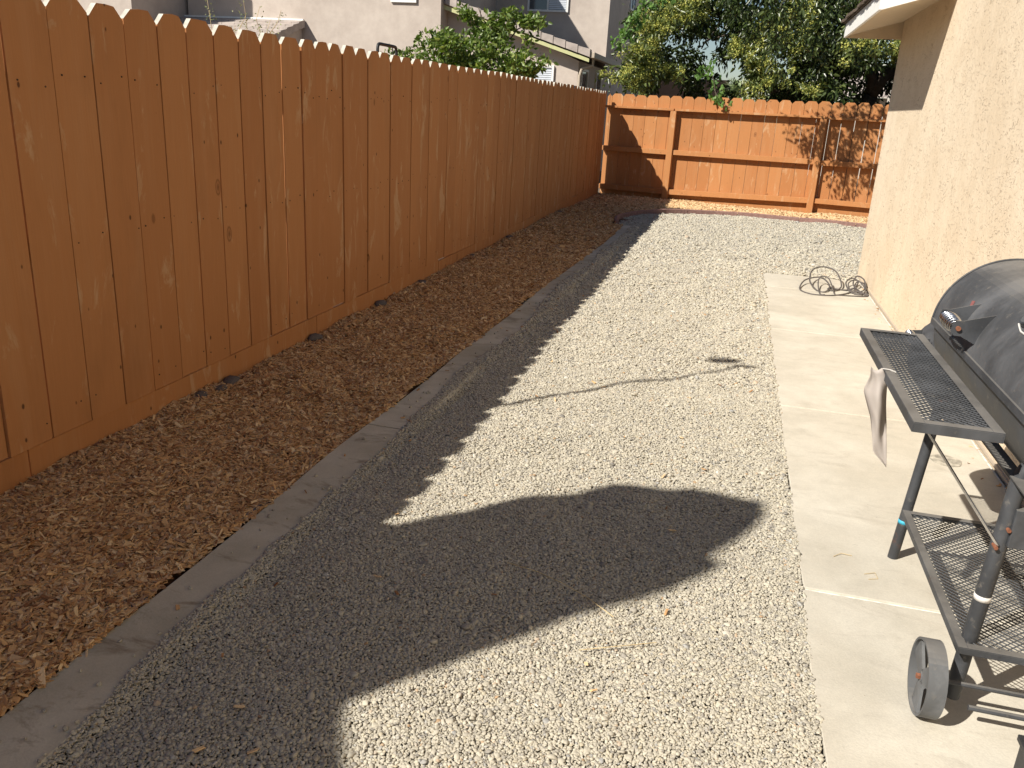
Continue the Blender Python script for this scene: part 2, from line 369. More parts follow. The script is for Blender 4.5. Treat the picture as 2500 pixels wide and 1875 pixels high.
# ---- instanced loose material (pebbles, wood chips): points carry rotation and scale
def scatter(name, pts, rot, scl, mat, shape, label, cat):
    me = bpy.data.meshes.new(name); me.vertices.add(len(pts)); me.vertices.foreach_set('co', pts.astype(np.float32).ravel())
    a = me.attributes.new('rot', 'FLOAT_VECTOR', 'POINT'); a.data.foreach_set('vector', rot.astype(np.float32).ravel())
    a = me.attributes.new('scl', 'FLOAT_VECTOR', 'POINT'); a.data.foreach_set('vector', scl.astype(np.float32).ravel())
    me.materials.append(mat)
    o = bpy.data.objects.new(name, me); col.objects.link(o); tag(o, label, cat, kind='stuff')
    gn = bpy.data.node_groups.new(name, 'GeometryNodeTree')
    gn.interface.new_socket('Geometry', in_out='INPUT', socket_type='NodeSocketGeometry')
    gn.interface.new_socket('Geometry', in_out='OUTPUT', socket_type='NodeSocketGeometry')
    N = gn.nodes.new; L = gn.links.new
    gi = N('NodeGroupInput'); go = N('NodeGroupOutput')
    join = N('GeometryNodeJoinGeometry')
    for k in range(7):
        if shape == 'pebble':
            p = N('GeometryNodeMeshIcoSphere'); p.inputs['Radius'].default_value = .5; p.inputs['Subdivisions'].default_value = 2; amp, fs = .42, 1.9
        else:
            p = N('GeometryNodeMeshCube'); p.inputs['Size'].default_value = (1, 1, 1); amp, fs = .75, 1.4
        nz = N('ShaderNodeTexNoise'); nz.noise_dimensions = '4D'; nz.inputs['W'].default_value = k*3.7; nz.inputs['Scale'].default_value = fs; nz.inputs['Detail'].default_value = 1
        pos = N('GeometryNodeInputPosition'); L(pos.outputs[0], nz.inputs['Vector'])
        sb = N('ShaderNodeVectorMath'); sb.operation = 'SUBTRACT'; L(nz.outputs['Color'], sb.inputs[0]); sb.inputs[1].default_value = (.5, .5, .5)
        ml = N('ShaderNodeVectorMath'); ml.operation = 'SCALE'; L(sb.outputs[0], ml.inputs[0]); ml.inputs['Scale'].default_value = amp*2
        sp = N('GeometryNodeSetPosition'); L(p.outputs[0], sp.inputs['Geometry']); L(ml.outputs[0], sp.inputs['Offset'])
        sm = N('GeometryNodeSetMaterial'); sm.inputs['Material'].default_value = mat; L(sp.outputs[0], sm.inputs[0])
        last = sm
        if shape == 'pebble':
            ss = N('GeometryNodeSetShadeSmooth'); L(sm.outputs[0], ss.inputs[0]); last = ss
        g2 = N('GeometryNodeGeometryToInstance'); L(last.outputs[0], g2.inputs[0]); L(g2.outputs[0], join.inputs[0])
    iop = N('GeometryNodeInstanceOnPoints'); L(gi.outputs[0], iop.inputs['Points']); L(join.outputs[0], iop.inputs['Instance'])
    iop.inputs['Pick Instance'].default_value = True
    ri = N('FunctionNodeRandomValue'); ri.data_type = 'INT'
    for s_ in ri.inputs:
        if s_.type == 'INT' and s_.name == 'Max': s_.default_value = 6
        if s_.type == 'INT' and s_.name == 'Min': s_.default_value = 0
    L([q for q in ri.outputs if q.type == 'INT'][0], iop.inputs['Instance Index'])
    ra = N('GeometryNodeInputNamedAttribute'); ra.data_type = 'FLOAT_VECTOR'; ra.inputs[0].default_value = 'rot'
    er = N('FunctionNodeEulerToRotation'); L(ra.outputs[0], er.inputs[0]); L(er.outputs[0], iop.inputs['Rotation'])
    sa = N('GeometryNodeInputNamedAttribute'); sa.data_type = 'FLOAT_VECTOR'; sa.inputs[0].default_value = 'scl'
    L(sa.outputs[0], iop.inputs['Scale']); L(iop.outputs[0], go.inputs[0])
    md = o.modifiers.new('scatter', 'NODES'); md.node_group = gn
    return o
def jgrid(x0, x1, y0, y1, s):
    X, Y = np.meshgrid(np.arange(x0, x1, s), np.arange(y0, y1, s)); n = X.size
    return X.ravel()+rng.uniform(-.6, .6, n)*s, Y.ravel()+rng.uniform(-.6, .6, n)*s
PX, PY, PS = [], [], []
for (x0, x1, y0, y1, s) in ((-1.6, .5, -1.4, .9, .03), (-1.6, .5, .9, 3.2, .0068), (-1.6, .5, .9, 3.2, .0086), (-1.6, .5, 3.2, 5.2, .0082), (-1.6, .5, 3.2, 5.2, .0098), (-1.6, .5, 5.2, 7.4, .0110), (-1.6, .5, 5.2, 7.4, .013), (-1.7, .5, 7.4, 9.6, .014), (-1.7, .5, 7.4, 9.6, .0165), (-1.8, 2.8, 9.5, 15.3, .0165), (-1.8, 2.8, 9.5, 15.3, .022)):
    a, b = jgrid(x0, x1, y0, y1, s); k = in_gravel(a, b); PX.append(a[k]); PY.append(b[k]); PS.append(np.full(k.sum(), s))
px, py, ps = map(np.concatenate, (PX, PY, PS)); n = len(px)
size = ps*rng.lognormal(-.03, .24, n)
size = np.clip(size, .006, .034)
rot = np.stack([rng.uniform(-.5, .5, n), rng.uniform(-.5, .5, n), rng.uniform(0, 6.28, n)], 1)
scl = np.stack([size*rng.uniform(1.0, 1.5, n), size*rng.uniform(.8, 1.1, n), size*rng.uniform(.5, .8, n)], 1)
big = rng.random(n) < .014; scl[big] *= 1.75
pz = gravel_z(px, py)+rng.uniform(-.35, .45, n)*size
scatter('gravel', np.stack([px, py, pz], 1), rot, scl, M['pebble'], 'pebble', 'grey and cream pea gravel spread over the side yard between kerb and slab', 'gravel')
# wood chips
PX, PY, PS = [], [], []
for (x0, x1, y0, y1, s) in ((-2.62, -1.5, -1.2, 1.4, .035), (-2.62, -1.5, 1.4, 5, .0105), (-2.62, -1.5, 1.4, 5, .0135), (-2.62, -1.4, 5, 9, .0145), (-2.62, -1.4, 5, 9, .017), (-2.62, -1.4, 9, 14.5, .021), (-2.62, -1.4, 9, 14.5, .024), (-2.62, 4.2, 14.3, 17.2, .021), (-2.62, 4.2, 14.3, 17.2, .026)):
    a, b = jgrid(x0, x1, y0, y1, s); k = in_mulch(a, b); PX.append(a[k]); PY.append(b[k]); PS.append(np.full(k.sum(), s))
px, py, ps = map(np.concatenate, (PX, PY, PS)); n = len(px)
ln = ps*rng.lognormal(.62, .42, n); wd = ps*rng.lognormal(-.50, .38, n); th = ps*rng.uniform(.14, .34, n)
a, b = jgrid(-2.62, -1.5, 1.0, 9, .034); k = in_mulch(a, b); a, b = a[k], b[k]; nb = len(a)
px = np.concatenate([px, a]); py = np.concatenate([py, b]); ps = np.concatenate([ps, np.full(nb, .014)]); n = len(px)
ln = np.concatenate([ln, rng.uniform(.026, .052, nb)]); wd = np.concatenate([wd, rng.uniform(.007, .017, nb)]); th = np.concatenate([th, rng.uniform(.003, .006, nb)])
ln = np.clip(ln, .012, .07)
rot = np.stack([rng.normal(0, .36, n), rng.normal(0, .30, n), rng.uniform(0, 6.28, n)], 1)
pz = mulch_z(px, py)+rng.uniform(-.4, .8, n)*ps*.9
scatter('wood_chip_mulch', np.stack([px, py, pz], 1), rot, np.stack([ln, wd, th], 1), M['chip'], 'chip', 'reddish brown wood chip mulch in the strip along the fences', 'mulch')
# stray chips on gravel and kerb
n = 80; px = rng.uniform(-1.62, .40, n); py = .9+rng.random(n)**1.5*8
k = rng.random(n) < .25; px[k] = rng.uniform(-1.62, -1.1, k.sum())
pz = np.where(px > interp(KL, py)+.2, gravel_z(px, py)+.012, .021)
scatter('stray_wood_chips', np.stack([px, py, pz], 1), np.stack([rng.normal(0, .2, n), rng.normal(0, .2, n), rng.uniform(0, 6.28, n)], 1),
        np.stack([rng.uniform(.012, .034, n), rng.uniform(.005, .011, n), rng.uniform(.002, .004, n)], 1), M['chip'], 'chip', 'tan wood chips strewn thinly over the gravel and the kerb', 'wood chips')
n = 90; px = 1.435-rng.random(n)**2*.12; py = rng.uniform(2.5, 9.5, n)
scatter('leaf_litter', np.stack([px, py, np.full(n, .007)], 1), rng.normal(0, .2, (n, 3))+np.array([[0, 0, 1]])*rng.uniform(0, 6, (n, 1)), rng.uniform(.005, .018, (n, 1))*np.array([[1.4, .6, .25]]), M['chip'], 'chip', 'small brown debris gathered on the slab along the foot of the house wall', 'debris')
n = 130; py = 1.0+rng.random(n)**1.4*9; px = interp(KL, py)+.04+rng.random(n)**.6*.19
scatter('stray_pebbles', np.stack([px, py, np.full(n, .019)], 1), rng.uniform(0, 3, (n, 3)), rng.uniform(.006, .016, (n, 1))*np.array([[1.2, 1, .7]]), M['pebble'], 'pebble', 'loose pebbles that strayed onto the concrete kerb', 'pebbles')

# ---------------------------------------------------------------- concrete kerb strip (segments)
kerb = thing('kerb', 'low grey concrete kerb strip between the mulch and the gravel', 'kerb', (-1.6, 1.2, 0)); del kerb['category']; kerb['kind'] = 'structure'
cuts = [-1.2, 3.70, 6.83, 9.95, 12.45]
for a, b in zip(cuts[:-1], cuts[1:]):
    ys = [a+.006]+[y for y in np.arange(math.ceil(a*4)/4+.01, b-.05, .25)]+[b-.006]
    v = []; f = []
    for y in ys:
        x = float(interp(KL, y))+.006*math.sin(y*3.1); wv = .225+.01*math.sin(y*1.7)
        v += [(x, y, -.08), (x, y, .008), (x+.010, y, .016), (x+wv-.015, y, .014), (x+wv, y, .004), (x+wv, y, -.08)]
    for i in range(len(ys)-1):
        for k in range(5): f.append((i*6+k, i*6+k+1, (i+1)*6+k+1, (i+1)*6+k))
    f += [tuple(range(6))[::-1], tuple((len(ys)-1)*6+k for k in range(6))]
    f = [tuple(reversed(q)) for q in f]
    MB().add(v, f).build('kerb_section', M['kerb'], kerb)
# reddish edging: short blocks end to end
ed = thing('garden_edging', 'low reddish edging curving between gravel and mulch before the far fence', 'edging', (-1.6, 12.9, 0))
P = [Vector((x, y, 0)) for x, y in EDGE]
path = []
for i in range(len(P)-1):
    p0, p1, p2, p3 = P[max(i-1, 0)], P[i], P[i+1], P[min(i+2, len(P)-1)]
    for t in np.linspace(0, 1, 7)[:-1]:
        path.append(.5*((2*p1)+(p2-p0)*t+(2*p0-5*p1+4*p2-p3)*t*t+(3*p1-p0-3*p2+p3)*t**3))
path.append(P[-1])
acc = 0; seg = [path[0]]; pieces = []
for a, b in zip(path[:-1], path[1:]):
    acc += (b-a).length; seg.append(b)
    if acc > .85: pieces.append(seg); seg = [b]; acc = 0
if len(seg) > 1: pieces.append(seg)
for sgm in pieces:
    v = []; f = []
    for i, p in enumerate(sgm):
        t = (sgm[min(i+1, len(sgm)-1)]-sgm[max(i-1, 0)]).normalized(); nrm = Vector((-t.y, t.x, 0))
        q = p+t*(.004 if i == 0 else -.004 if i == len(sgm)-1 else 0); z = .062+.004*math.sin(p.x*5)
        v += [q-nrm*.03+Vector((0, 0, -.08)), q-nrm*.028+Vector((0, 0, z-.008)), q-nrm*.015+Vector((0, 0, z)), q+nrm*.015+Vector((0, 0, z)), q+nrm*.028+Vector((0, 0, z-.008)), q+nrm*.03+Vector((0, 0, -.08))]
    for i in range(len(sgm)-1):
        for k in range(5): f.append((i*6+k, (i+1)*6+k, (i+1)*6+k+1, i*6+k+1))
    f += [tuple(range(6)), tuple((len(sgm)-1)*6+k for k in range(6))[::-1]]
    MB().add(v, f).build('edging_block', M['edging'], ed)
# ---------------------------------------------------------------- concrete slab path
slab = thing('path', None, None, (.9, 4, 0)); slab['kind'] = 'structure'
ys = [-1.5, .82, 2.84, 4.93, 6.90, 8.75, 9.56]
for a, b in zip(ys[:-1], ys[1:]):
    bb = MB(); x0, x1 = .425, 1.425; n = 8
    yy = np.linspace(a+.008, b-.008, n)
    lft = [(x0+.006*math.sin(y*7)+rng.uniform(-.003, .003), y) for y in yy]
    poly = [(x1, a+.008), (x1, b-.008)]+[(x, y) for x, y in reversed(lft)]
    bb.prism([(x, y, -.09) for x, y in poly], (0, 0, .094)).build('slab_panel', M['slab'], slab, bevel=.004)
MB().box(.432, 1.44, -1.45, 9.54, -.07, -.003).build('joint_filler', M['joint'], slab)
# patched round core hole in the slab
bb = MB(); R = .075
pts = [(1.22+R*math.cos(a)*(1+.06*math.sin(5*a)), 4.37+R*1.05*math.sin(a), .0045) for a in np.linspace(0, 2*math.pi, 29)[:-1]]
bb.prism(pts, (0, 0, .003)).build('core_patch', plain('rough_patch', (.36, .33, .27), .95, var=.5, scale=30), slab)

# ---------------------------------------------------------------- fences
def board_mesh(w_, h, th, seed, cut=.045):
    r = random.Random(seed); j = lambda a: r.uniform(-a, a)
    c1, c2 = cut+j(.006), cut+j(.006); cz = .05+j(.006)
    poly = [(0, -w_/2, 0), (0, w_/2, 0), (0, w_/2, h-cz), (0, w_/2-c1, h-.002+j(.003)), (0, j(.01), h+j(.0015)), (0, -w_/2+c2, h-.002+j(.003)), (0, -w_/2, h-cz)]
    b = MB().prism(poly, (-th, 0, 0))
    for q in (4, 5, 6, 7): b.mi[q] = 1     # raw cut ends of the dog-eared top
    return b
boards_y = [1.05, 1.26, 1.48, 1.71, 1.94, 2.19, 2.43, 2.655, 2.881, 3.099, 3.312, 3.53, 3.744, 3.965, 4.184, 4.405, 4.623, 4.863, 5.043, 5.235, 5.418, 5.619, 5.82,
            6.03, 6.23, 6.45, 6.67, 6.88, 7.09, 7.33, 7.58, 7.83, 8.08, 8.33, 8.57, 8.84, 9.07, 9.32, 9.56, 9.76, 9.99, 10.22, 10.45, 10.67, 10.9, 11.14, 11.38, 11.62, 11.82, 12.05, 12.27, 12.52, 12.71,
            13.0, 13.3, 13.62, 13.87, 14.12, 14.36, 14.6, 14.86, 15.14, 15.45, 15.75, 16.0, 16.25, 16.5, 16.75, 16.96]
boards_y = [-2.3+.224*i for i in range(15)][:-1]+boards_y
lf = thing('wood_fence', 'long orange-brown stained plank fence along the left of the yard, in shade', 'fence', (-2.6, 7, 0))
nails = MB()
for i, (a, b) in enumerate(zip(boards_y[:-1], boards_y[1:])):
    gap = random.choice([.002, .005, .008, .010, .010]) if b < 6 else random.choice([.002, .005, .007, .010])
    if abs(a-4.623) < .01: gap = .024
    w_ = b-a-gap; y = (a+b)/2; top = np.interp(y, [2, 5, 9, 17], [1.905, 1.905, 1.925, 1.945])+random.uniform(-.006, .006)
    z0 = .190 if y < 6 else float(np.interp(y, [6, 10, 17], [.188, .165, .20]))
    z0 += random.uniform(-.004, .006)
    bb = board_mesh(w_, top-z0, .024, i)
    off = random.uniform(-.004, .005)
    o = link('board', bb.mesh('board', [M['fence'], M['cutwood']]), lf, (-2.592+off, y, z0))
    o.rotation_euler = (random.uniform(-.0015, .0015), random.uniform(-.002, .002), random.uniform(-.012, .012))
    for zz in (1.60, .98, .27):
        for sy in (-1, 1):
            if random.random() < (.12, .35, .4)[(1.60, .98, .27).index(zz)]: continue
            yy = y+sy*w_*random.uniform(.26, .42); q = zz+random.uniform(-.03, .03)
            nails.tube([(-2.592+off-.004, yy, q), (-2.592+off+.0018, yy, q)], random.uniform(.003, .0042), 6)
nails.build('nail', M['nail'], lf)['kind'] = 'stuff'
for a, b in ((-2.3, 0.1), (.1, 2.53), (2.53, 5.0), (5.0, 7.45), (7.45, 9.9), (9.9, 12.3), (12.3, 14.7), (14.7, 16.96)):
    za = np.interp((a+b)/2, [6, 10, 17], [.183, .160, .195])
    o = MB().box(-2.618, -2.6+random.uniform(-.002, .003), a+.003, b-.003, -.06, float(za)).build('kickboard', M['fence'], lf, bevel=.002)
for zz in (1.60, .98, .27): MB().box(-2.665, -2.625, -2.3, 16.9, zz-.045, zz+.045).build('rail', M['fence'], lf)
for yy in np.arange(-1.5, 16.8, 2.44): MB().box(-2.76, -2.67, yy-.045, yy+.045, -.1, 1.86).build('post', M['fence'], lf)

# far fence, rails on our side; runs along direction (1,-.157)
u = Vector((1, -.157, 0)).normalized(); nv = Vector((.157, 1, 0)).normalized()   # nv points away from camera
def ffp(x, d, z): # x world position on the fence line, d depth behind the rail plane
    p = Vector((x, 17-.157*(x+2.6), z)); return p+nv*d
def ffbox(b, x0, x1, d0, d1, z0, z1, zs=0.0):
    return b.hexa([ffp(x0, d0, z0), ffp(x1, d0, z0+zs), ffp(x1, d1, z0+zs), ffp(x0, d1, z0), ffp(x0, d0, z1), ffp(x1, d0, z1+zs), ffp(x1, d1, z1+zs), ffp(x0, d1, z1)])
rf = thing('wood_fence', 'sunlit orange plank fence across the far end with rails and posts showing', 'fence', (0, 16.6, 0))
notch = [-2.60, -2.51, -2.29, -2.05, -1.83, -1.6, -1.38, -1.15, -0.93, -0.71, -.49, -0.27, -0.05, 0.16, 0.37, 0.58, 0.8, 1.02, 1.25, 1.47, 1.67, 1.89, 2.1, 2.31, 2.53, 2.75, 2.97, 3.19, 3.41, 3.63, 3.85, 4.07, 4.29, 4.51, 4.73, 4.95]
ang = math.atan2(-.157, 1)
nails = MB()
for i, (a, b) in enumerate(zip(notch[:-1], notch[1:])):
    gap = .0055 if a < 1.2 else random.choice([.005, .0065, .008]) if not 1.85 < a < 2.2 else .012; x = (a+b)/2; w_ = (b-a)*1.012-gap
    zb = .0+.0*x; top = 1.93+.01*x+random.uniform(-.008, .008)
    zb = float(np.interp(x, [-1.3, 1.4], [.175, .245])); bb = board_mesh(w_, top-zb, .018, 500+i)
    o = link('board', bb.mesh('board', [M['fence'], M['cutwood']]), rf, ffp(x, .095, zb+.004))
    o.rotation_euler = (0, 0, ang-math.pi/2+random.uniform(-.01, .01))
    for zz in (1.70, .92, .2+.0):
        pass
for k, (x0, x1) in enumerate(((-2.6, -1.27), (-1.25, 1.40), (1.42, 4.1))):
    ffbox(MB(), x0, x1, 0, .085, (.115, .118, .20)[k], (.212, .212, .285)[k], (.0, .075, .0)[k]).build('rail', M['fence'], rf, bevel=.003)
    ffbox(MB(), x0, x1, 0, .085, .855+.005*k, .945+.005*k, .015 if k else 0).build('rail', M['fence'], rf, bevel=.003)
    ffbox(MB(), x0, x1, -.02, .085, 1.655, 1.695, .012 if k else 0).build('rail', M['fence'], rf, bevel=.003)
    ffbox(MB(), x0, x1, .087, .105, -.06, (.17, .17, .245)[k], (0, .07, 0)[k]).build('kickboard', M['fence'], rf, bevel=.002)
for x in (-1.27, 1.38, 4.1):
    ffbox(MB(), x-.055, x+.055, -.035, .084, -.1, 1.650+.012*(x > 0)).build('post', M['fence'], rf, bevel=.004)

# ---------------------------------------------------------------- our house (right)
hs = thing('house', 'peach stucco house wall with white fascia eave on the right side', 'house', (1.45, 5, 0))
WX = 1.45
wl = MB().box(WX, 7, -3, 9.88, -.02, 2.67)
wl.box(WX, 7, -3, 7.50, 2.67, 3.6).build('wall', M['stucco'], hs)
MB().box(WX-.012, WX+.002, -3, 9.875, .012, .030).build('weep_screed', M['gutter'], hs)
# low eave at the far end: near corner (.9,7.5), far tip (.9,9.98)
ye0, ye1, xe, ze = 7.52, 9.98, .905, 2.445
MB().prism([(xe, ye0, ze), (xe, ye1, ze), (xe, ye1, ze+.135), (xe, ye0, ze+.135)], (.022, 0, 0)).build('fascia', M['white'], hs, bevel=.002)
s = .30
MB().prism([(xe, ye0, ze), (xe+.022, ye0, ze+.0), (WX+1.2, ye0, ze+s*(WX+1.2-xe)), (WX+1.2, ye0, ze+.135+s*(WX+1.2-xe)), (xe, ye0, ze+.135)], (0, -.022, 0)).build('fascia', M['white'], hs, bevel=.002)
MB().hexa([(xe+.022, ye0, ze+.012), (WX, ye0, ze+.012+s*.52), (WX, ye1, ze+.012+s*.52), (xe+.022, ye1, ze+.012), (xe+.022, ye0, ze+.02), (WX, ye0, ze+.02+s*.52), (WX, ye1, ze+.02+s*.52), (xe+.022, ye1, ze+.02)]).build('soffit', M['soffit'], hs)
MB().prism([(xe+.022, ye1-.02, ze), (WX+2, ye1-.02, ze), (WX+2, ye1-.02, ze+.75), (xe+.022, ye1-.02, ze+.13)], (0, .018, 0)).build('fascia', M['soffit'], hs)
roof = MB().hexa([(xe-.02, ye0-.05, ze+.137), (7, ye0-.05, ze+.137+s*6.1), (7, ye1+.04, ze+.137+s*6.1), (xe-.02, ye1+.04, ze+.137), (xe-.02, ye0-.05, ze+.15), (7, ye0-.05, ze+.15+s*6.1), (7, ye1+.04, ze+.15+s*6.1), (xe-.02, ye1+.04, ze+.15)]).build('roof', M['shingle'], hs)
yy = ye0-.05
while yy < ye1+.02:
    wv = random.uniform(.10, .19); e = random.uniform(-.055, -.03); z = ze+.152
    MB().hexa([(xe+e, yy, z-.01), (xe+.25, yy, z+.07), (xe+.25, yy+wv-.006, z+.07), (xe+e, yy+wv-.006, z-.01), (xe+e, yy, z+.016), (xe+.25, yy, z+.105), (xe+.25, yy+wv-.006, z+.105), (xe+e, yy+wv-.006, z+.016+random.uniform(-.006, .008))]).build('shingle', M['shingle'], roof)
    yy += wv
MB().box(WX-.32, 7, -3, 7.45, 3.6, 3.75).build('roof', M['shingle'], hs)

# ---------------------------------------------------------------- neighbour's house
nh = thing('house', 'taupe stucco two storey house with tiled lower roof beyond the left fence', 'house', (-8, 20, 0))
MB().box(-13.4, -6.9, 19.5, 27, -.1, 6.0).build('wall', M['taupe'], nh)
MB().box(-19, -13.5, 17.55, 27, -.1, 6.0).build('wall', M['taupe'], nh)
MB().prism([(-6.9, 20, -.1), (-3.75, 20, -.1), (-3.75, 20, 2.62), (-6.9, 20, 3.86)], (0, 4, 0)).build('wall', M['taupe'], nh)
MB().box(-13, -3.78, 24.0, 38, -.1, 6.6).build('wall', M['taupe'], nh)
def hip(x0, x1, y0, y1, z, s, inset):
    b = MB(); zz = z+s*inset
    b.add([(x0, y0, z), (x1, y0, z), (x1, y1, z), (x0, y1, z), (x0+inset, y0+inset, zz), (x1-inset, y0+inset, zz), (x1-inset, y1-inset, zz), (x0+inset, y1-inset, zz),
           (x0, y0, z-.12), (x1, y0, z-.12), (x1, y1, z-.12), (x0, y1, z-.12)],
          [(0, 1, 5, 4), (1, 2, 6, 5), (2, 3, 7, 6), (3, 0, 4, 7), (4, 5, 6, 7), (8, 9, 1, 0), (9, 10, 2, 1), (10, 11, 3, 2), (11, 8, 0, 3), (11, 10, 9, 8)])
    return b
hip(-19.4, -6.55, 19.1, 27, 6.12, .35, 3.0).build('roof', M['tile'], nh)
hip(-13, -3.3, 23.55, 38.4, 6.72, .35, 4.0).build('roof', M['tile'], nh)
# lower roof over the single storey wing: slope rises to the left
s = .292; ex, ez = -3.45, 2.70
lr = MB().prism([(ex, 19.72, ez), (ex, 19.72, ez+.05), (-6.9, 19.72, ez+.05+s*3.45), (-6.9, 19.72, ez+s*3.45)], (0, 4.28, 0)).build('roof', M['tile'], nh)
x = ex
while x > -6.85:    # rake tiles capping the gable edge
    x2 = x-.285
    z1 = ez+.02+s*(ex-x); z2 = ez+.02+s*(ex-x2); dz = random.uniform(0, .008)
    MB().hexa([(x, 19.66, z1-.03), (x2+.012, 19.66, z2-.03), (x2+.012, 19.86, z2-.03), (x, 19.86, z1-.03), (x, 19.66, z1+.135+dz), (x2+.012, 19.66, z2+.11+dz), (x2+.012, 19.86, z2+.11), (x, 19.86, z1+.135)]).build('rake_tile', M['tile'], lr, bevel=.006)
    x = x2
MB().prism([(ex-.02, 19.70, ez-.03), (-6.9, 19.70, ez-.03+s*3.43), (-6.9, 19.70, ez-.12+s*3.43), (ex-.02, 19.70, ez-.11)], (0, .04, 0)).build('rake_board', M['trim'], nh)
MB().box(ex-.02, ex+.10, 19.70, 23.9, ez-.02, ez+.10).build('gutter', M['gutter'], nh, bevel=.01)
MB().tube([(-3.42, 19.98, ez), (-3.42, 19.98, ez-.17), (-3.66, 19.93, ez-.25), (-3.70, 19.93, ez-.4), (-3.70, 19.93, .1)], .035, 8).build('downspout', M['gutter'], nh)
def window(parent, c, ax, w_, h, slide=True, blind=True):   # c: centre on wall face; ax 'y' faces -y, 'x' faces +x
    def P(a, d, z): return (c[0]+a, c[1]-d, c[2]+z) if ax == 'y' else (c[0]+d, c[1]+a, c[2]+z)
    def bx(a0, a1, d0, d1, z0, z1):
        p = [P(a0, d0, z0), P(a1, d0, z0), P(a1, d1, z0), P(a0, d1, z0), P(a0, d0, z1), P(a1, d0, z1), P(a1, d1, z1), P(a0, d1, z1)]
        return p
    f = MB()
    for q in ((-w_/2, -w_/2+.05, -h/2, h/2), (w_/2-.05, w_/2, -h/2, h/2), (-w_/2+.05, w_/2-.05, -h/2, -h/2+.05), (-w_/2+.05, w_/2-.05, h/2-.05, h/2)):
        f.hexa(bx(q[0], q[1], .002, .05, q[2], q[3]))
    if slide: f.hexa(bx(-.02, .02, .002, .045, -h/2+.05, h/2-.05))
    wo_ = f.build('window', M['frame'], parent)
    for a0, a1 in (((-w_/2+.05, -.02), (.02, w_/2-.05)) if slide else ((-w_/2+.05, w_/2-.05),)):
        MB().hexa(bx(a0, a1, .008, .02, -h/2+.05, h/2-.05)).build('pane', M['glass'], wo_)
    if blind:
        sl = MB(); z = -h/2+.07; a0, a1 = (.03, w_/2-.06) if slide else (-w_/2+.06, w_/2-.06)
        while z < h/2-.07: sl.hexa(bx(a0, a1, .022, .028, z, z+.035)); z += .045
        sl.build('blind', M['blind'], wo_)
    return wo_
window(nh, (-5.45, 24, 4.75), 'y', 1.12, 1.45)
window(nh, (-7.79, 19.5, 4.2), 'y', .62, 1.05)
window(nh, (-4.73, 20, 1.75), 'y', .85, 1.5, False, True)
window(nh, (-3.75, 20.7, 1.75), 'x', .85, 1.46, False, False)
window(nh, (-3.75, 22.75, 1.75), 'x', .80, 1.46, False, False)
window(nh, (-3.78, 28.4, 5.2), 'x', 1.2, 1.3, True, False)
# lean-to tiled roof against the wing wall
rx0, rx1, ry, rz = -14.1, -10.31, 19.49, 3.21
lt = MB().prism([(rx0, ry, rz-.02), (rx0, ry-2.0, rz-.02-.62), (rx0, ry-2.0, rz-.10-.62), (rx0, ry, rz-.10)], (rx1-rx0-.02, 0, 0)).build('roof', M['tile'], nh)
for r in range(7):
    y1 = ry-.285*r; z1 = rz-.31*.285*r; x = rx0
    while x < rx1-.01:
        x2 = min(x+.33, rx1); dz = random.uniform(0, .012)
        MB().hexa([(x+.006, y1-.30, z1-.31*.30), (x2-.004, y1-.30, z1-.31*.30), (x2-.004, y1, z1-.02), (x+.006, y1, z1-.02), (x+.006, y1-.30, z1-.31*.30+.04+dz), (x2-.004, y1-.30, z1-.31*.30+.04+dz), (x2-.004, y1, z1+.005), (x+.006, y1, z1+.005)]).build('roof_tile', M['tile'], lt)
        x = x2
    MB().hexa([(rx1, y1-.30, z1-.31*.30-.12), (rx1+.04, y1-.30, z1-.31*.30-.12), (rx1+.04, y1-.01, z1-.14), (rx1, y1-.01, z1-.14), (rx1, y1-.30, z1-.31*.30+.05), (rx1+.04, y1-.30, z1-.31*.30+.05), (rx1+.04, y1-.01, z1+.02), (rx1, y1-.01, z1+.02)]).build('rake_tile', M['tile'], lt)
MB().box(rx0, rx1, ry-.03, ry-.0, rz+.005, rz+.045).build('flashing', M['white'], nh)
MB().box(rx1-.25, rx1-.1, ry-1.9, ry-1.75, -.1, rz-.70).build('porch_post', M['taupe'], nh)
MB().prism([(rx1-.12, ry, rz-.1), (rx1-.12, ry-1.9, rz-.72), (rx1-.12, ry-1.9, rz-.9), (rx1-.12, ry, rz-.45)], (.08, 0, 0)).build('porch_beam', M['taupe'], nh)

# distant houses seen under the tree
dh = thing('house', 'distant brown sided house with small white chimney under the tree', 'house', (-1.6, 35, 0))
b_ = MB(); MB().box(-5.5, -.72, 35, 41, -.1, 2.9).build('wall', M['brown'], dh)
for k in range(11): MB().box(-5.5, -.715, 34.975, 34.998, 1.4+.14*k, 1.4+.14*k+.128).build('siding', M['brown'], dh)
MB().box(-.72, -.5, 35, 35.5, -.1, 2.82).build('chimney', M['white'], dh); 
MB().box(-.62, -.60, 35.1, 35.2, 2.82, 3.0).build('chimney_pipe', M['iron'], dh)
ph = thing('house', 'pale low house far behind the big tree on the right', 'house', (5, 30, 0))
MB().box(1.6, 12, 30, 38, -.1, 2.42).build('wall', M['pale'], ph)
MB().prism([(1.2, 29.6, 2.42), (12.4, 29.6, 2.42), (11, 33, 3.5), (3.2, 33, 3.5)], (0, .1, .05)).build('roof', M['tile'], ph)
fr = thing('house', 'pale gable corner of a house showing beside the peach wall', 'house', (4.6, 26, 0))
MB().prism([(3.75, 26, 3.62), (3.72, 26, 3.48), (5.4, 26, 4.05), (5.4, 26, 4.2)], (0, 2, 0)).build('roof', M['pale'], fr)
MB().prism([(4.05, 26.1, -.1), (7, 26.1, -.1), (7, 26.1, 4.6), (4.05, 26.1, 3.58)], (0, 2, 0)).build('wall', M['pale'], fr)

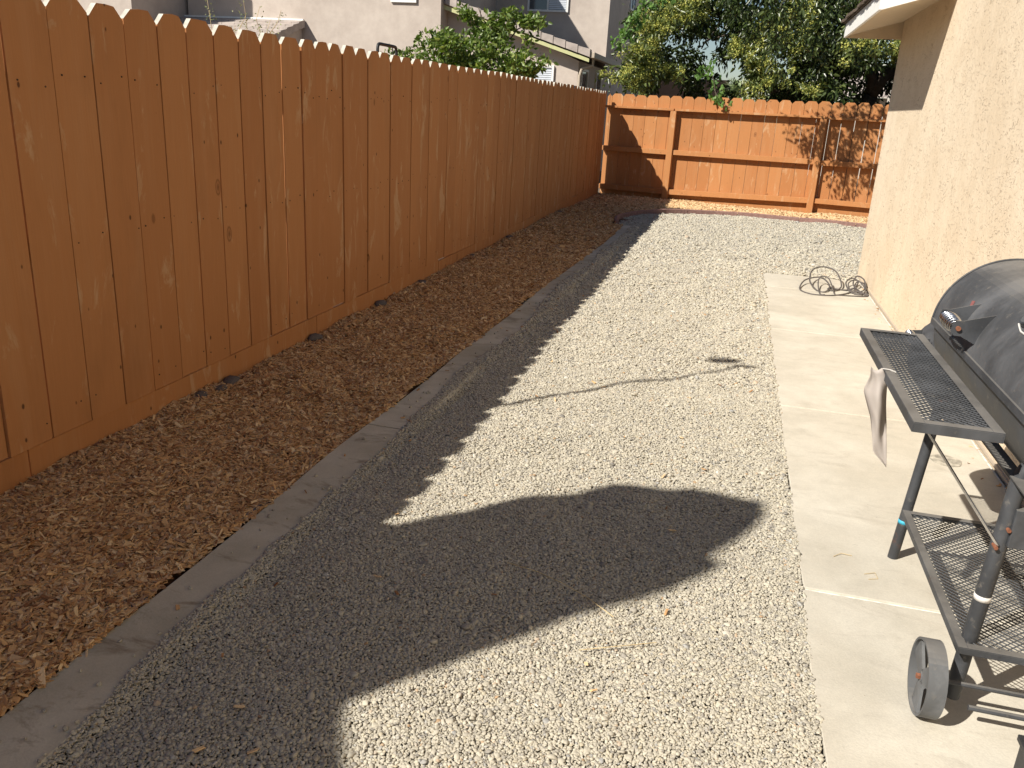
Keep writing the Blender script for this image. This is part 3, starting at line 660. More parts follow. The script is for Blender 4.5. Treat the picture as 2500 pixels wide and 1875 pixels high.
# unseen stand-ins beyond the fence, shaped to cast the shadows crossing the gravel
caster = thing('chimney', 'unseen upright stand-in beyond the left fence, outlined to cast the foreground shadow', 'chimney', (-3.4, -.3, 0))  # source of the shadow is unknown; the chimney form is invented to cast it
MB().prism([(-3.4, -2.6, -0.1), (-3.4, -2.6, 3.45), (-3.4, -1.228, 3.413), (-3.4, -1.001, 3.317), (-3.4, -0.9, 3.283), (-3.4, -0.871, 3.532), (-3.4, -0.828, 3.962), (-3.4, -0.86, 4.48), (-3.4, -0.85, 4.6), (-3.4, -0.735, 4.53), (-3.4, -0.65, 4.66), (-3.4, -0.48, 4.78), (-3.4, -0.323, 4.77), (-3.4, 0.021, 4.365), (-3.4, 0.058, 4.262), (-3.4, 0.25, 4.02), (-3.4, 0.314, 3.914), (-3.4, 0.36, 2.95), (-3.4, 0.36, -0.1)], (-.10, -.105, 0)).build('stack', M['taupe'], caster)
lp = thing('unseen_pole', 'thin unseen pole with a small head beyond the left fence, inferred from its shadow', 'lamp pole', (-3.0, 2.33, 0))  # unseen pole; it and its head are shaped from their shadow
MB().tube([(-3.0, 2.33, -.1), (-3.0, 2.36, 1.5), (-2.99, 2.31, 2.8), (-3.0, 2.33, 4.1)], .015, 8).build('pole', M['iron'], lp)
MB().hexa([(-3.22, 2.46, 4.10), (-3.19, 2.40, 4.10), (-3.02, 2.42, 4.12), (-3.04, 2.48, 4.12), (-3.22, 2.46, 4.15), (-3.19, 2.40, 4.15), (-3.02, 2.42, 4.16), (-3.04, 2.48, 4.16)]).box(-3.03, -2.88, 2.33, 2.37, 4.09, 4.12).build('pole_head', M['iron'], lp)

# ---------------------------------------------------------------- leaves
def leafmesh(P, D, L, W, tone, name, mat, curl=.15, roll=None):
    """P base points, D unit directions, L lengths, W widths -> folded 4-triangle-ish leaves"""
    n = len(P); D = D/np.linalg.norm(D, axis=1, keepdims=True)
    R = rng.normal(size=(n, 3)); R[:, 2] *= .4
    S = np.cross(D, R); S /= np.linalg.norm(S, axis=1, keepdims=True)+1e-9; U = np.cross(S, D)
    L = L[:, None]; W = W[:, None]
    v = np.empty((n, 6, 3))
    v[:, 0] = P; v[:, 3] = P+D*L-U*L*curl
    v[:, 1] = P+D*L*.33+S*W*.5+U*W*.18; v[:, 2] = P+D*L*.68+S*W*.38+U*W*.1-U*L*curl*.5
    v[:, 5] = P+D*L*.33-S*W*.5+U*W*.18; v[:, 4] = P+D*L*.68-S*W*.38+U*W*.1-U*L*curl*.5
    base = np.arange(n)[:, None]*6
    F = np.concatenate([base+np.array([[0, 1, 2, 3]]), base+np.array([[0, 3, 4, 5]])], 1).reshape(-1, 4)
    return fastmesh(name, v.reshape(-1, 3), F, mat, np.repeat(tone, 2))
def branch(b, p, q, r0, r1, bend=.15, n=6, seed=0):
    r = random.Random(seed); p, q = Vector(p), Vector(q); L = (q-p).length
    pts = [p+(q-p)*t+Vector((r.uniform(-1, 1), r.uniform(-1, 1), r.uniform(-.5, .5)))*L*bend*.25*math.sin(math.pi*t) for t in np.linspace(0, 1, n)]
    b.tube(pts, [r0+(r1-r0)*i/(n-1) for i in range(n)], 7); return pts
def nrm(a): return a/np.linalg.norm(a, axis=1, keepdims=True)
def cluster_leaves(C, rad, per, size, droop=.5):
    """leaves grouped on twigs around cluster centres"""
    n = len(C)*per; c = np.repeat(C, per, 0); rr = np.repeat(rad, per)
    d = nrm(rng.normal(size=(n, 3))); p = c+d*(rr*rng.random(n)**.45)[:, None]*np.array([1, 1, .85])
    D = nrm(d*.6+rng.normal(size=(n, 3))*.6+np.array([0, 0, -droop]))
    return p, D, rng.uniform(.7, 1.25, n)*size

# big broadleaf tree behind the far fence (crown reaches over the yard at the right)
bt = thing('broadleaf_tree', 'large dark evergreen tree with yellow green blossom behind the far fence', 'tree', (1.6, 20.3, 0))
tb = MB()
forks = [((1.3, 20.2, 0), (.9, 20, 1.9), .22, .17), ((.9, 20, 1.9), (-.6, 19.6, 3.6), .15, .07), ((.9, 20, 1.9), (1.6, 20.4, 4.6), .14, .06), ((2.3, 20.6, 0), (2.6, 20.4, 2.2), .2, .15), ((2.6, 20.4, 2.2), (4.0, 20.2, 4.4), .13, .05), ((2.6, 20.4, 2.2), (1.9, 19.7, 4.2), .12, .05),
         ((-.6, 19.6, 3.6), (-1.8, 19.2, 4.0), .06, .025), ((-.6, 19.6, 3.6), (-1.0, 18.8, 2.9), .04, .015), ((1.6, 20.4, 4.6), (.6, 19.4, 6.6), .06, .02), ((4.0, 20.2, 4.4), (5.4, 19.6, 5.6), .05, .02), ((1.9, 19.7, 4.2), (.9, 17.4, 4.1), .055, .02), ((.9, 17.4, 4.1), (.35, 15.6, 3.25), .022, .008), ((2.3, 18.3, 4.0), (1.3, 15.9, 3.4), .025, .01), ((1.9, 19.7, 4.2), (2.3, 18.3, 4.0), .04, .025), ((-.3, 19.4, 2.9), (.5, 19.0, 2.2), .015, .006), ((-.9, 19.0, 3.1), (.1, 19.1, 3.35), .02, .008)]
for i, (p, q, a, b) in enumerate(forks): branch(tb, p, q, a, b, .3, 7, i)
tb.build('trunk', M['bark'], bt, smooth=True)
C = []
def okc(c):     # silhouettes: left bulge, open gaps of sky, dense right
    x, y, z = c
    # project to the plane y=19 roughly for shaping
    k = 19/y; X = x*k; Z = 1.6+(z-1.6)*k
    if Z < 2.0 and X > -2.7: pass
    left = -2.66+.28*math.sin(Z*5)+(.30 if Z < 2.3 else 0)+max(0, (Z-2.9))*.55
    if X < left: return False
    # gaps
    for gx, gz, rx, rz_ in ((-.95, 3.05, .45, .22), (-.35, 2.55, .40, .42), (-.70, 2.18, .45, .22), (-1.45, 3.35, .25, .16), (.05, 3.5, .22, .18), (-.15, 2.25, .5, .22), (.25, 2.2, .62, .24)):
        if ((X-gx)/rx)**2+((Z-gz)/rz_)**2 < .34: return random.random() < .15
    return True
while len(C) < 620:
    c = (random.uniform(-3.2, 6.0), random.uniform(17.9, 22.6), random.uniform(1.75, 6.8))
    d = ((c[0]-1.6)/4.9)**2+((c[1]-20.2)/2.5)**2+((c[2]-3.9)/3.4)**2
    if d > 1.0: continue
    if c[0] < 1 and c[1] > 20.5 and c[2] < 3.5: continue
    if okc(c): C.append(c)
C = np.array(C)
# density: fewer leaves per clump on the left where sky shows
p, D, L = cluster_leaves(C, rng.uniform(.22, .40, len(C)), 130, .120, .8)
k = np.array([okc(q) for q in p]); k |= rng.random(len(p)) < .05
p, D, L = p[k], D[k], L[k]
tone = np.clip(rng.normal(.42, .22, len(p)), 0, 1)
me = leafmesh(p, D, L, L*.42, tone, 'foliage', M['leaf'])
o = link('foliage', me, bt); o['kind'] = 'stuff'; print('tree leaves', len(p))
# twigs reaching over the yard that shade the right of the fence
T = []
while len(T) < 74:
    tx = random.uniform(.55, 3.2); tz = random.uniform(.55, 1.9)
    if tz < 1.75-(tx-.5)*.9 and not (tx > 2.0 and random.random() < .4): continue
    if tx < 1.3 and tz < .8: continue
    k_ = random.uniform(1.25, 1.75); y = 17-.157*(tx+2.6)
    T.append((tx-k_, y-1.05*k_, tz+1.29*k_))
T = np.array(T); p, D, L = cluster_leaves(T, rng.uniform(.12, .24, len(T)), 34, .085, .9)
o = link('foliage', leafmesh(p, D, L, L*.42, np.clip(rng.normal(.5, .2, len(p)), 0, 1), 'foliage', M['leaf']), bt); o['kind'] = 'stuff'
# blossom clumps: on the sun side (facing -x,-y) of the crown
B = []
fx = [(-2.45, 2.35, .45), (-2.2, 2.8, .45), (-2.1, 3.3, .45), (-2.35, 2.15, .3), (-2.0, 2.5, .4), (-1.7, 3.5, .5), (.25, 2.75, .45), (.35, 3.2, .4), (.55, 2.4, .35), (-.3, 3.0, .25), (.1, 2.15, .3), (1.0, 3.7, .4), (2.2, 3.15, .4), (1.9, 3.0, .3), (-1.55, 2.45, .25), (.9, 3.0, .3), (1.35, 2.2, .2), (-1.2, 3.7, .4), (2.7, 3.0, .3)]
for gx, gz, r in fx:
    for k_ in range(int(17*r/.4)):
        x = gx+random.gauss(0, r*.42); z = gz+random.gauss(0, r*.36); y = 18.0+random.uniform(-.25, .5); kk = y/19
        B.append((x*kk, y, 1.6+(z-1.6)*kk))
B = np.array(B); p, D, L = cluster_leaves(B, rng.uniform(.07, .14, len(B)), 60, .036, -.2)
o = link('blossom', leafmesh(p, D, L, L*.6, np.clip(rng.normal(.5, .25, len(p)), 0, 1), 'blossom', M['bloom']), bt); o['kind'] = 'stuff'
p, D, L = cluster_leaves(B, rng.uniform(.14, .26, len(B)), 16, .11, .6)
o = link('foliage', leafmesh(p, D, L, L*.42, np.clip(rng.normal(.9, .15, len(p)), 0, 1), 'foliage', M['leaf']), bt); o['kind'] = 'stuff'

# citrus shrub behind the left fence
cs = thing('citrus_tree', 'bushy light green citrus tree rising over the left fence', 'tree', (-4.0, 13, 0))
tb = MB()
for i, (p0, q0, a, b) in enumerate((((-4.1, 13, 0), (-4.0, 13, 1.3), .07, .06), ((-4.0, 13, 1.3), (-3.7, 13, 2.5), .04, .02), ((-3.7, 13, 2.5), (-4.0, 12.95, 2.95), .014, .006), ((-3.7, 13, 2.4), (-3.15, 12.9, 2.8), .016, .006), ((-4.0, 13, 1.3), (-4.9, 13, 2.1), .035, .012), ((-4.0, 13, 1.3), (-2.95, 12.9, 2.2), .03, .01), ((-3.45, 13, 2.0), (-3.0, 12.9, 2.35), .012, .005), ((-3.6, 13, 2.4), (-3.5, 12.9, 2.85), .012, .005))): branch(tb, p0, q0, a, b, .3, 6, 40+i)
tb.build('trunk', M['bark'], cs, smooth=True)
C = []
while len(C) < 150:
    x = random.uniform(-5.3, -3.2); y = random.uniform(12.5, 13.5)
    top = float(np.interp(x, [-5.3, -5.0, -4.7, -4.2, -3.7, -3.2], [2.15, 2.3, 2.5, 2.52, 2.45, 2.2])); z = random.uniform(1.2, top)
    C.append((x, y, z))
for i in range(24): t = random.random(); C.append((-4.25+t*.5+random.gauss(0, .03), 12.95+random.gauss(0, .08), 2.9-.35*t+random.gauss(0, .05)))
for i in range(26): t = random.random(); C.append((-3.75+t*.25+random.gauss(0, .07), 12.95+random.gauss(0, .1), 2.45+.42*random.random()))
for i in range(22): t = random.random(); C.append((-3.55+t*.55, 12.92+random.gauss(0, .08), 2.85-.12*t+random.gauss(0, .05)-.25*(random.random() < .3)))
for i in range(16): t = random.random(); C.append((-3.35+t*.5, 12.9+random.gauss(0, .06), 1.95+.35*t+random.gauss(0, .06)))
C = np.array(C); rad = np.where(np.arange(len(C)) < 150, rng.uniform(.14, .24, len(C)), rng.uniform(.06, .12, len(C)))
p, D, L = cluster_leaves(C[:150], rad[:150], 80, .080, .0); p2, D2, L2 = cluster_leaves(C[150:], rad[150:], 15, .085, .1)
p = np.concatenate([p, p2]); D = np.concatenate([D, D2]); L = np.concatenate([L, L2])
o = link('foliage', leafmesh(p, D, L, L*.5, np.clip(rng.normal(.42, .28, len(p)), 0, 1), 'foliage', M['citrus']), cs); o['kind'] = 'stuff'

# grape vine: lobed leaves, one part each
def vine_leaf_mesh(seed):
    r = random.Random(seed); pts = []
    for i in range(15):
        a = -2.6+5.2*i/14; rr = .5*(.72+.28*math.cos(a*2.5))*(1+.1*r.uniform(-1, 1)); pts.append((rr*math.sin(a), .35+rr*math.cos(a), .06*math.sin(a*3)-.12*abs(math.sin(a))))
    v = [(0, 0, 0), (0, .4, .04)]+pts; f = [(1, i+2, i+3) for i in range(14)]+[(1, 0, 2), (1, 16, 0)]
    me = bpy.data.meshes.new('leaf'); me.from_pydata(v, [], f); me.materials.append(M['vine'])
    a = me.attributes.new('tone', 'FLOAT', 'FACE'); a.data.foreach_set('value', [r.uniform(.1, 1)]*len(f)); return me
vm = [vine_leaf_mesh(i) for i in range(5)]
def vine(name, label, paths, n, size, spread, loc):
    t = thing(name, label, 'vine', loc); sb = MB()
    for i, pth in enumerate(paths): sb.tube(pth, .007, 5)
    sb.build('stem', M['bark'], t)
    for i in range(n):
        pth = random.choice(paths); k_ = random.random()*(len(pth)-1); j = int(k_); q = Vector(pth[j]).lerp(Vector(pth[j+1]), k_-j)
        q += Vector((random.gauss(0, spread), random.gauss(0, spread*.8), random.gauss(0, spread)))
        o = link('leaf', vm[i % 5], t, q); s_ = size*random.uniform(.7, 1.25); o.scale = (s_, s_, s_)
        o.rotation_euler = (random.uniform(.6, 2.2), random.uniform(-.6, .6), random.uniform(-1.2, 1.2))
vine('grape_vine', 'bright green lobed vine arching down at the left edge of the big tree', [[(-1.55, 17.3, 3.75), (-2.0, 17.2, 3.55), (-2.25, 17.2, 3.25), (-2.4, 17.2, 2.95), (-2.62, 17.2, 2.68)], [(-1.6, 17.3, 3.7), (-2.1, 17.3, 3.3), (-2.3, 17.25, 3.0), (-2.45, 17.2, 2.85)]], 120, .125, .07, (-2, 17.25, 2.7))
vine('grape_vine', 'lobed green vine hanging over the top of the far sunlit fence', [[(-.72, 17.0, 2.45), (-.62, 16.85, 2.25), (-.55, 16.75, 2.02), (-.45, 16.62, 1.86), (-.25, 16.55, 1.76)], [(-.62, 16.9, 2.15), (-.52, 16.68, 1.95), (-.42, 16.58, 1.78)], [(-.9, 17.6, 2.3), (-.72, 17.0, 2.42)]], 58, .115, .055, (-.5, 16.7, 1.8))

# weedy shrub poking up behind the left fence
ws = thing('weed_shrub', 'thin straggly weed with pale tiny leaves above the left fence', 'shrub', (-4.85, 8, 0))
sb = MB(); P_ = []; 
for a, b in (((-5.1, 8, 1.6), (-5.28, 8, 2.45)), ((-4.95, 8, 1.6), (-4.88, 8, 2.46)), ((-4.9, 8, 1.7), (-4.86, 8, 2.28)), ((-4.8, 8, 1.7), (-4.70, 8, 2.38)), ((-4.75, 8, 1.7), (-4.59, 8, 2.26)), ((-4.7, 8, 1.8), (-4.47, 8, 2.35)), ((-5.0, 8, 1.7), (-4.98, 8, 2.2)), ((-4.85, 8, 0), (-4.95, 8, 1.7))):
    pts = branch(sb, a, b, .006, .002, .25, 6, int(a[0]*100))
    for k_ in range(46 if a[2] > 1 else 2):
        q = Vector(a).lerp(Vector(b), random.uniform(.35, 1)); P_.append((q.x+random.gauss(0, .022), q.y+random.gauss(0, .04), q.z+random.gauss(0, .02)))
sb.build('stem', M['dry'], ws); P_ = np.array(P_)
o = link('foliage', leafmesh(P_, rng.normal(size=P_.shape), rng.uniform(.018, .034, len(P_)), rng.uniform(.008, .014, len(P_)), rng.random(len(P_)), 'foliage', M['weed']), ws); o['kind'] = 'stuff'

# fan palm behind the fence
fp = thing('fan_palm', 'pale green fan palm fronds fanning out just above the far fence', 'palm', (.25, 24, 0))
MB().tube([(.25, 24, -.1), (.22, 24, 1.0), (.25, 24, 1.9)], .13, 8).build('trunk', M['bark'], fp)
for k_ in range(15):
    a = random.uniform(-.2, math.pi+.2) if k_ > 2 else (.3, 1.5, 2.6)[k_]; el = random.uniform(-.1, .9)
    d = Vector((math.cos(a)*math.cos(el), random.uniform(-.6, .3), math.sin(el)*.45)).normalized(); c = Vector((.25, 24, 2.02))+d*.42
    side = d.cross(Vector((0, -.5, 1))).normalized(); b = MB(); b.tube([(.25, 24, 1.85), tuple(c)], .012, 5)
    for j in range(17):
        t = (j-8)/8*1.35; dd = (d*math.cos(t)+side*math.sin(t)).normalized(); L_ = random.uniform(.48, .62); q = c+dd*L_-Vector((0, 0, .10*abs(t)))
        wv = dd.cross(Vector((0, 1, .3))).normalized()*.016
        b.add([c-wv*.3, c+dd*L_*.5-wv, q, c+dd*L_*.5+wv], [(0, 1, 2, 3)])
    me = b.mesh('frond', M['palm']); a_ = me.attributes.new('tone', 'FLOAT', 'FACE'); a_.data.foreach_set('value', [random.random() for _ in me.polygons]); link('frond', me, fp)

# tubular frame beyond the left fence
hf = thing('handle_frame', 'black tubular metal handle frame poking up over the left fence', 'metal frame', (-3.3, 7.85, 0))
def rounded(pts, r=.05, n=5):
    out = [Vector(pts[0])]
    for i in range(1, len(pts)-1):
        a, b, c = map(Vector, pts[i-1:i+2]); p = b+(a-b).normalized()*r; q = b+(c-b).normalized()*r
        out += [(p*(1-t)+b*t)*(1-t)+(b*(1-t)+q*t)*t for t in np.linspace(0, 1, n)]
    return out+[Vector(pts[-1])]
MB().tube(rounded([(-3.3, 7.63, -.1), (-3.3, 7.63, 2.065), (-3.3, 8.08, 2.065), (-3.3, 8.08, -.1)]), .015, 8).build('tube_frame', M['plastic'], hf, smooth=True)
MB().tube([(-3.3, 7.98, 2.05), (-3.3, 7.985, 1.4)], .005, 6).build('cable', M['plastic'], hf)
MB().box(-3.31, -3.29, 7.64, 8.07, .9, .93).build('crossbar', M['plastic'], hf)

# stones along the foot of the left fence
stm = []
for k_ in range(3):
    bm = bmesh.new(); bmesh.ops.create_icosphere(bm, subdivisions=2, radius=1)
    for v in bm.verts: v.co *= 1+.25*(rng.random()-.5)
    me = bpy.data.meshes.new('stone'); bm.to_mesh(me); bm.free(); me.materials.append(M['stone'])
    me.polygons.foreach_set('use_smooth', [True]*len(me.polygons)); stm.append(me)
stones = [(3.62, .050), (3.76, .045), (3.90, .055), (4.9, .05), (6.0, .055), (6.9, .055), (8.4, .06), (9.9, .07), (12.9, .06)]
names = ['nearest of three close dark stones at the foot of the left fence', 'middle of three close dark stones at the foot of the left fence', 'farthest of three close dark stones at the foot of the left fence',
         'single half buried stone just beyond the row of three by the left fence', 'half buried stone at the left fence a little before the second kerb joint', 'stone at the left fence foot level with the second kerb joint',
         'stone at the left fence foot level with the near slab joints', 'larger flat stone at the left fence foot, two thirds along', 'farthest stone at the left fence foot near the fence corner']
for i, (y, r) in enumerate(stones):
    o = link('stone', stm[i % 3], None, (-2.55+random.uniform(-.015, .02), y, .058)); o.scale = (r*.8, r*1.2, r*.62); o.rotation_euler = (0, 0, random.uniform(-.4, .4))
    tag(o, names[i], 'stone', 'stones along the foot of the left fence')
# strip of landscape fabric showing at the kerb
for (y0, y1) in ((1.62, 2.02), (2.45, 2.75)):
    yy = np.arange(y0, y1, .03); v = []; f = []
    for i, y in enumerate(yy):
        x = float(interp(KL, y)); e = math.sin((y-y0)/(y1-y0)*math.pi)
        for k_ in range(3): v.append((x-.004-.011*k_*e-.003, y, .012+.008*math.sin(y*31+k_*2)*e+.004*k_))
    f = [(i*3+k_, i*3+k_+1, i*3+k_+4, i*3+k_+3) for i in range(len(yy)-1) for k_ in range(2)]
    o = MB().add(v, f).build('landscape_fabric', M['fabric'], None, True); s_ = o.modifiers.new('s', 'SOLIDIFY'); s_.thickness = .002
    tag(o, ('nearer' if y0 < 2 else 'farther')+' torn grey landscape fabric edge showing between mulch and kerb', 'fabric')
# dry stems
def stem(pts, r, label):
    o = MB().tube([Vector(p) for p in pts], r, 5).build('dry_stem', M['dry']); tag(o, label, 'dry stem')
gz = lambda x, y: float(gravel_z(x, y))+.014
stem([(x, y, gz(x, y)+.004) for x, y in ((-.62, 2.62), (-.5, 2.60), (-.4, 2.56), (-.3, 2.50), (-.2, 2.42))], .0016, 'long straw coloured grass stem lying in the shadow edge on the gravel')
stem([(x, y, gz(x, y)+.004) for x, y in ((-.28, 2.22), (-.16, 2.27), (-.05, 2.34))], .0015, 'short straw stem lying on sunlit gravel near the middle')
stem([(.56, 3.12, .006), (.59, 3.15, .010), (.63, 3.15, .007)], .0013, 'tiny bent straw on the slab left of the front grill leg')
stem([(.66, 3.02, .006), (.70, 3.04, .008), (.705, 3.0, .006), (.67, 2.985, .006)], .0013, 'tiny hooked straw on the slab beside the front grill leg')
stem([(.88, 2.02, .006), (.92, 2.06, .010), (.95, 2.11, .007)], .0013, 'thin curved twig on the slab near the wheel')

# hose / cable tangle at the house corner
cb = thing('cable', 'tangled dark grey cable looping on the slab end at the house corner', 'cable', (1.2, 9.1, 0))
def spline(pts, n=10):
    P = [Vector(p) for p in pts]; out = []
    for i in range(len(P)-1):
        p0, p1, p2, p3 = P[max(i-1, 0)], P[i], P[i+1], P[min(i+2, len(P)-1)]
        for t in np.linspace(0, 1, n)[:-1]: out.append(.5*((2*p1)+(p2-p0)*t+(2*p0-5*p1+4*p2-p3)*t*t+(3*p1-p0-3*p2+p3)*t**3))
    return out+[P[-1]]
cp = [(1.42, 8.75, .02), (1.30, 8.86, .03), (1.16, 8.66, .015), (1.0, 8.50, .012), (.80, 8.48, .012), (.70, 8.70, .02), (.78, 9.1, .10), (.95, 9.2, .16), (1.03, 8.95, .08), (.97, 8.68, .02), (.88, 8.72, .02), (.82, 9.0, .12), (.87, 9.4, .26), (1.0, 9.5, .33), (1.13, 9.4, .27), (1.17, 9.05, .08), (1.10, 8.83, .02), (1.02, 8.80, .02), (1.03, 8.9, .03), (1.2, 8.9, .02), (1.3, 9.0, .05), (1.36, 9.2, .14), (1.30, 9.3, .18), (1.22, 9.1, .12), (1.24, 8.8, .03), (1.34, 8.72, .02), (1.41, 8.9, .08), (1.42, 9.2, .2), (1.36, 9.35, .22), (1.30, 9.1, .1), (1.36, 8.78, .03), (1.42, 8.7, .02)]
cp = [(x*.9+.14 if x > .6 else x, 8.95+(y-8.95)*.9, z*.42+.004) for x, y, z in cp]
MB().tube(spline(cp), .0075, 7).build('cable_loop', M['rubber'], cb, smooth=True)
cp = [(1.43, 8.95, .05), (1.34, 9.15, .2), (1.24, 9.05, .14), (1.26, 8.82, .03), (1.38, 8.86, .06), (1.42, 9.15, .12), (1.36, 9.3, .1), (1.3, 8.9, .03), (1.40, 8.65, .02), (1.12, 8.55, .012), (1.06, 8.58, .012), (1.05, 8.9, .10), (1.02, 9.1, .20), (.95, 9.15, .21), (.91, 9.0, .12), (.90, 8.55, .012), (.95, 8.5, .012)]
cp = [(x*.9+.14, 8.95+(y-8.95)*.85, z*.42+.004) for x, y, z in cp]
MB().tube(spline(cp), .0065, 7).build('cable_loop', M['rubber'], cb, smooth=True)

# ---------------------------------------------------------------- barrel grill
gr = thing('barrel_grill', 'black steel barrel charcoal grill with mesh front shelf on the slab', 'grill', (1.03, 2.75, 0))
CX, CZ, R, Y0, Y1 = 1.03, .92, .256, 2.13, 3.32
def drum(a0, a1, R, y0, y1, th, cap0=True, cap1=True, n=36):
    b = MB(); A = np.linspace(a0, a1, n+1)
    for rr, flip in ((R, False), (R-th, True)):
        v = []
        for a in A:
            for y in (y0, y1): v.append((CX_+rr*math.cos(a), y, CZ_+rr*math.sin(a)))
        f = [(2*i, 2*i+1, 2*i+3, 2*i+2) for i in range(n)]
        if not flip: f = [q[::-1] for q in f]
        b.add(v, f)
    for y, on_, sg in ((y0, cap0, 1), (y1, cap1, -1)):
        if on_:
            for yy in (y, y+sg*th):
                b.add([(CX_, yy, CZ_)]+[(CX_+R*math.cos(a), yy, CZ_+R*math.sin(a)) for a in A], [(0, i+1, i+2) for i in range(n)])
    for a in (a0, a1):
        b.add([(CX_+R*math.cos(a), y0, CZ_+R*math.sin(a)), (CX_+R*math.cos(a), y1, CZ_+R*math.sin(a)), (CX_+(R-th)*math.cos(a), y1, CZ_+(R-th)*math.sin(a)), (CX_+(R-th)*math.cos(a), y0, CZ_+(R-th)*math.sin(a))], [(0, 1, 2, 3)])
    return b
CX_, CZ_ = CX, CZ
def smooth_angle(o, deg=35):
    try:
        for pl in o.data.polygons: pl.use_smooth = True
        o.data.set_sharp_from_angle(angle=math.radians(deg))
    except Exception: pass
    return o
def merge(o):
    bm = bmesh.new(); bm.from_mesh(o.data); bmesh.ops.remove_doubles(bm, verts=bm.verts, dist=1e-5); bmesh.ops.recalc_face_normals(bm, faces=bm.faces); bm.to_mesh(o.data); bm.free(); return o
lid = smooth_angle(merge(drum(math.radians(2), math.radians(176), R, Y0, Y1, .003).build('lid', M['lid'], gr)))
# rolled rim at both lid ends and along the front edge
for y in (Y0, Y1):
    MB().tube([(CX+(R+.002)*math.cos(a), y, CZ+(R+.002)*math.sin(a)) for a in np.linspace(math.radians(1), math.radians(178), 40)], .004, 6).build('rim', M['iron'], lid, smooth=True)
MB().box(CX-R-.006, CX-R+.006, Y0, Y1, CZ-.002, CZ+.020).build('lip', M['iron'], lid)
body = smooth_angle(merge(drum(math.radians(181), math.radians(359), R-.008, Y0+.01, Y1-.01, .003).build('barrel', M['iron'], gr)))
# spring handle with bracket
hx, hz, hy0, hy1 = .725, 1.02, 2.80, 2.95
sp = []
for i in range(0, 8*16+1):
    a = i/16*2*math.pi; rr = .0235*(.70+.30*math.sin(math.pi*i/128))
    sp.append((hx+rr*math.cos(a), hy0+(hy1-hy0)*i/128, hz+rr*math.sin(a)))
hd_ = MB().tube([(hx, hy0-.012, hz), (hx, hy1+.012, hz)], .007, 8).build('handle', M['iron'], lid, smooth=True)
MB().tube(sp, .0042, 6).build('spring', M['chrome'], hd_, smooth=True)
for y in (hy0-.012, hy1+.012):   # bracket arms run back to the lid face
    MB().prism([(hx-.020, y, hz-.010), (hx-.012, y, hz+.022), (hx+.012, y, hz+.024), (.835, y, 1.075), (.803, y, 1.035), (.779, y, .975), (hx+.012, y, hz-.024), (hx-.008, y, hz-.024)], (0, -.004, 0)).build('bracket', M['iron'], hd_)
MB().tube([(hx, hy0-.024, hz), (hx, hy0-.014, hz)], .0075, 8).build('bolt', M['rust'], hd_)
MB().hexa([(.796, hy0-.016, 1.02), (.80, hy0-.016, 1.018), (.80, hy1+.012, 1.018), (.796, hy1+.012, 1.02), (.832, hy0-.016, 1.078), (.836, hy0-.016, 1.076), (.836, hy1+.012, 1.076), (.832, hy1+.012, 1.078)]).build('bracket', M['iron'], hd_)
# thermometer on the lid, faded label remnant
def lidpt(a, y, d=0): return (CX+(R+d)*math.cos(a), y, CZ+(R+d)*math.sin(a))
a0 = math.radians(132); nn = Vector((math.cos(a0), 0, math.sin(a0))); tt = Vector((0, 1, 0)); ss = nn.cross(tt)
c = Vector(lidpt(a0, 2.57)); 
gg = MB().tube([tuple(c+nn*.0), tuple(c+nn*.016)], .036, 24).build('thermometer', M['iron'], lid)
MB().tube([tuple(c+nn*.0165), tuple(c+nn*.0175)], .031, 24).build('dial', M['dial'], gg)
aw = math.radians(141)
MB().tube([lidpt(aw+.03*math.sin(i), 2.50+.028*i, .002) for i in range(5)], .0028, 5).build('logo_stroke', M['paper'], lid)
for pts_ in ([(151, 3.02), (146, 3.045), (145, 3.02), (149, 3.0)], [(158, 3.03), (150, 3.015), (149, 3.0), (157, 3.01)]):
    MB().add([lidpt(math.radians(a), y, .0015) for a, y in pts_], [(0, 1, 2, 3)]).build('label_remnant', M['redlabel'], lid)
# side firebox beyond the barrel end
CX_, CZ_ = .985, .70
fb = smooth_angle(merge(drum(0, 2*math.pi, .185, 3.36, 3.72, .003).build('firebox', M['lid'], gr)))
fb['label'] = 'smaller side firebox drum at the far end'
hx2, hz2 = .77, .80
sp = [(hx2+.016*math.cos(i/10*2*math.pi), 3.50+.13*i/100, hz2+.016*math.sin(i/10*2*math.pi)) for i in range(101)]
h2 = MB().tube([(hx2, 3.49, hz2), (hx2, 3.64, hz2)], .006, 8).build('handle', M['iron'], fb, smooth=True)
MB().tube(sp, .0045, 6).build('spring', M['chrome'], h2, smooth=True)
for y in (3.49, 3.64): MB().prism([(hx2-.01, y, hz2-.01), (hx2-.01, y, hz2+.012), (hx2+.05, y, hz2+.02), (hx2+.05, y, hz2-.02)], (0, -.003, 0)).build('bracket', M['iron'], h2)
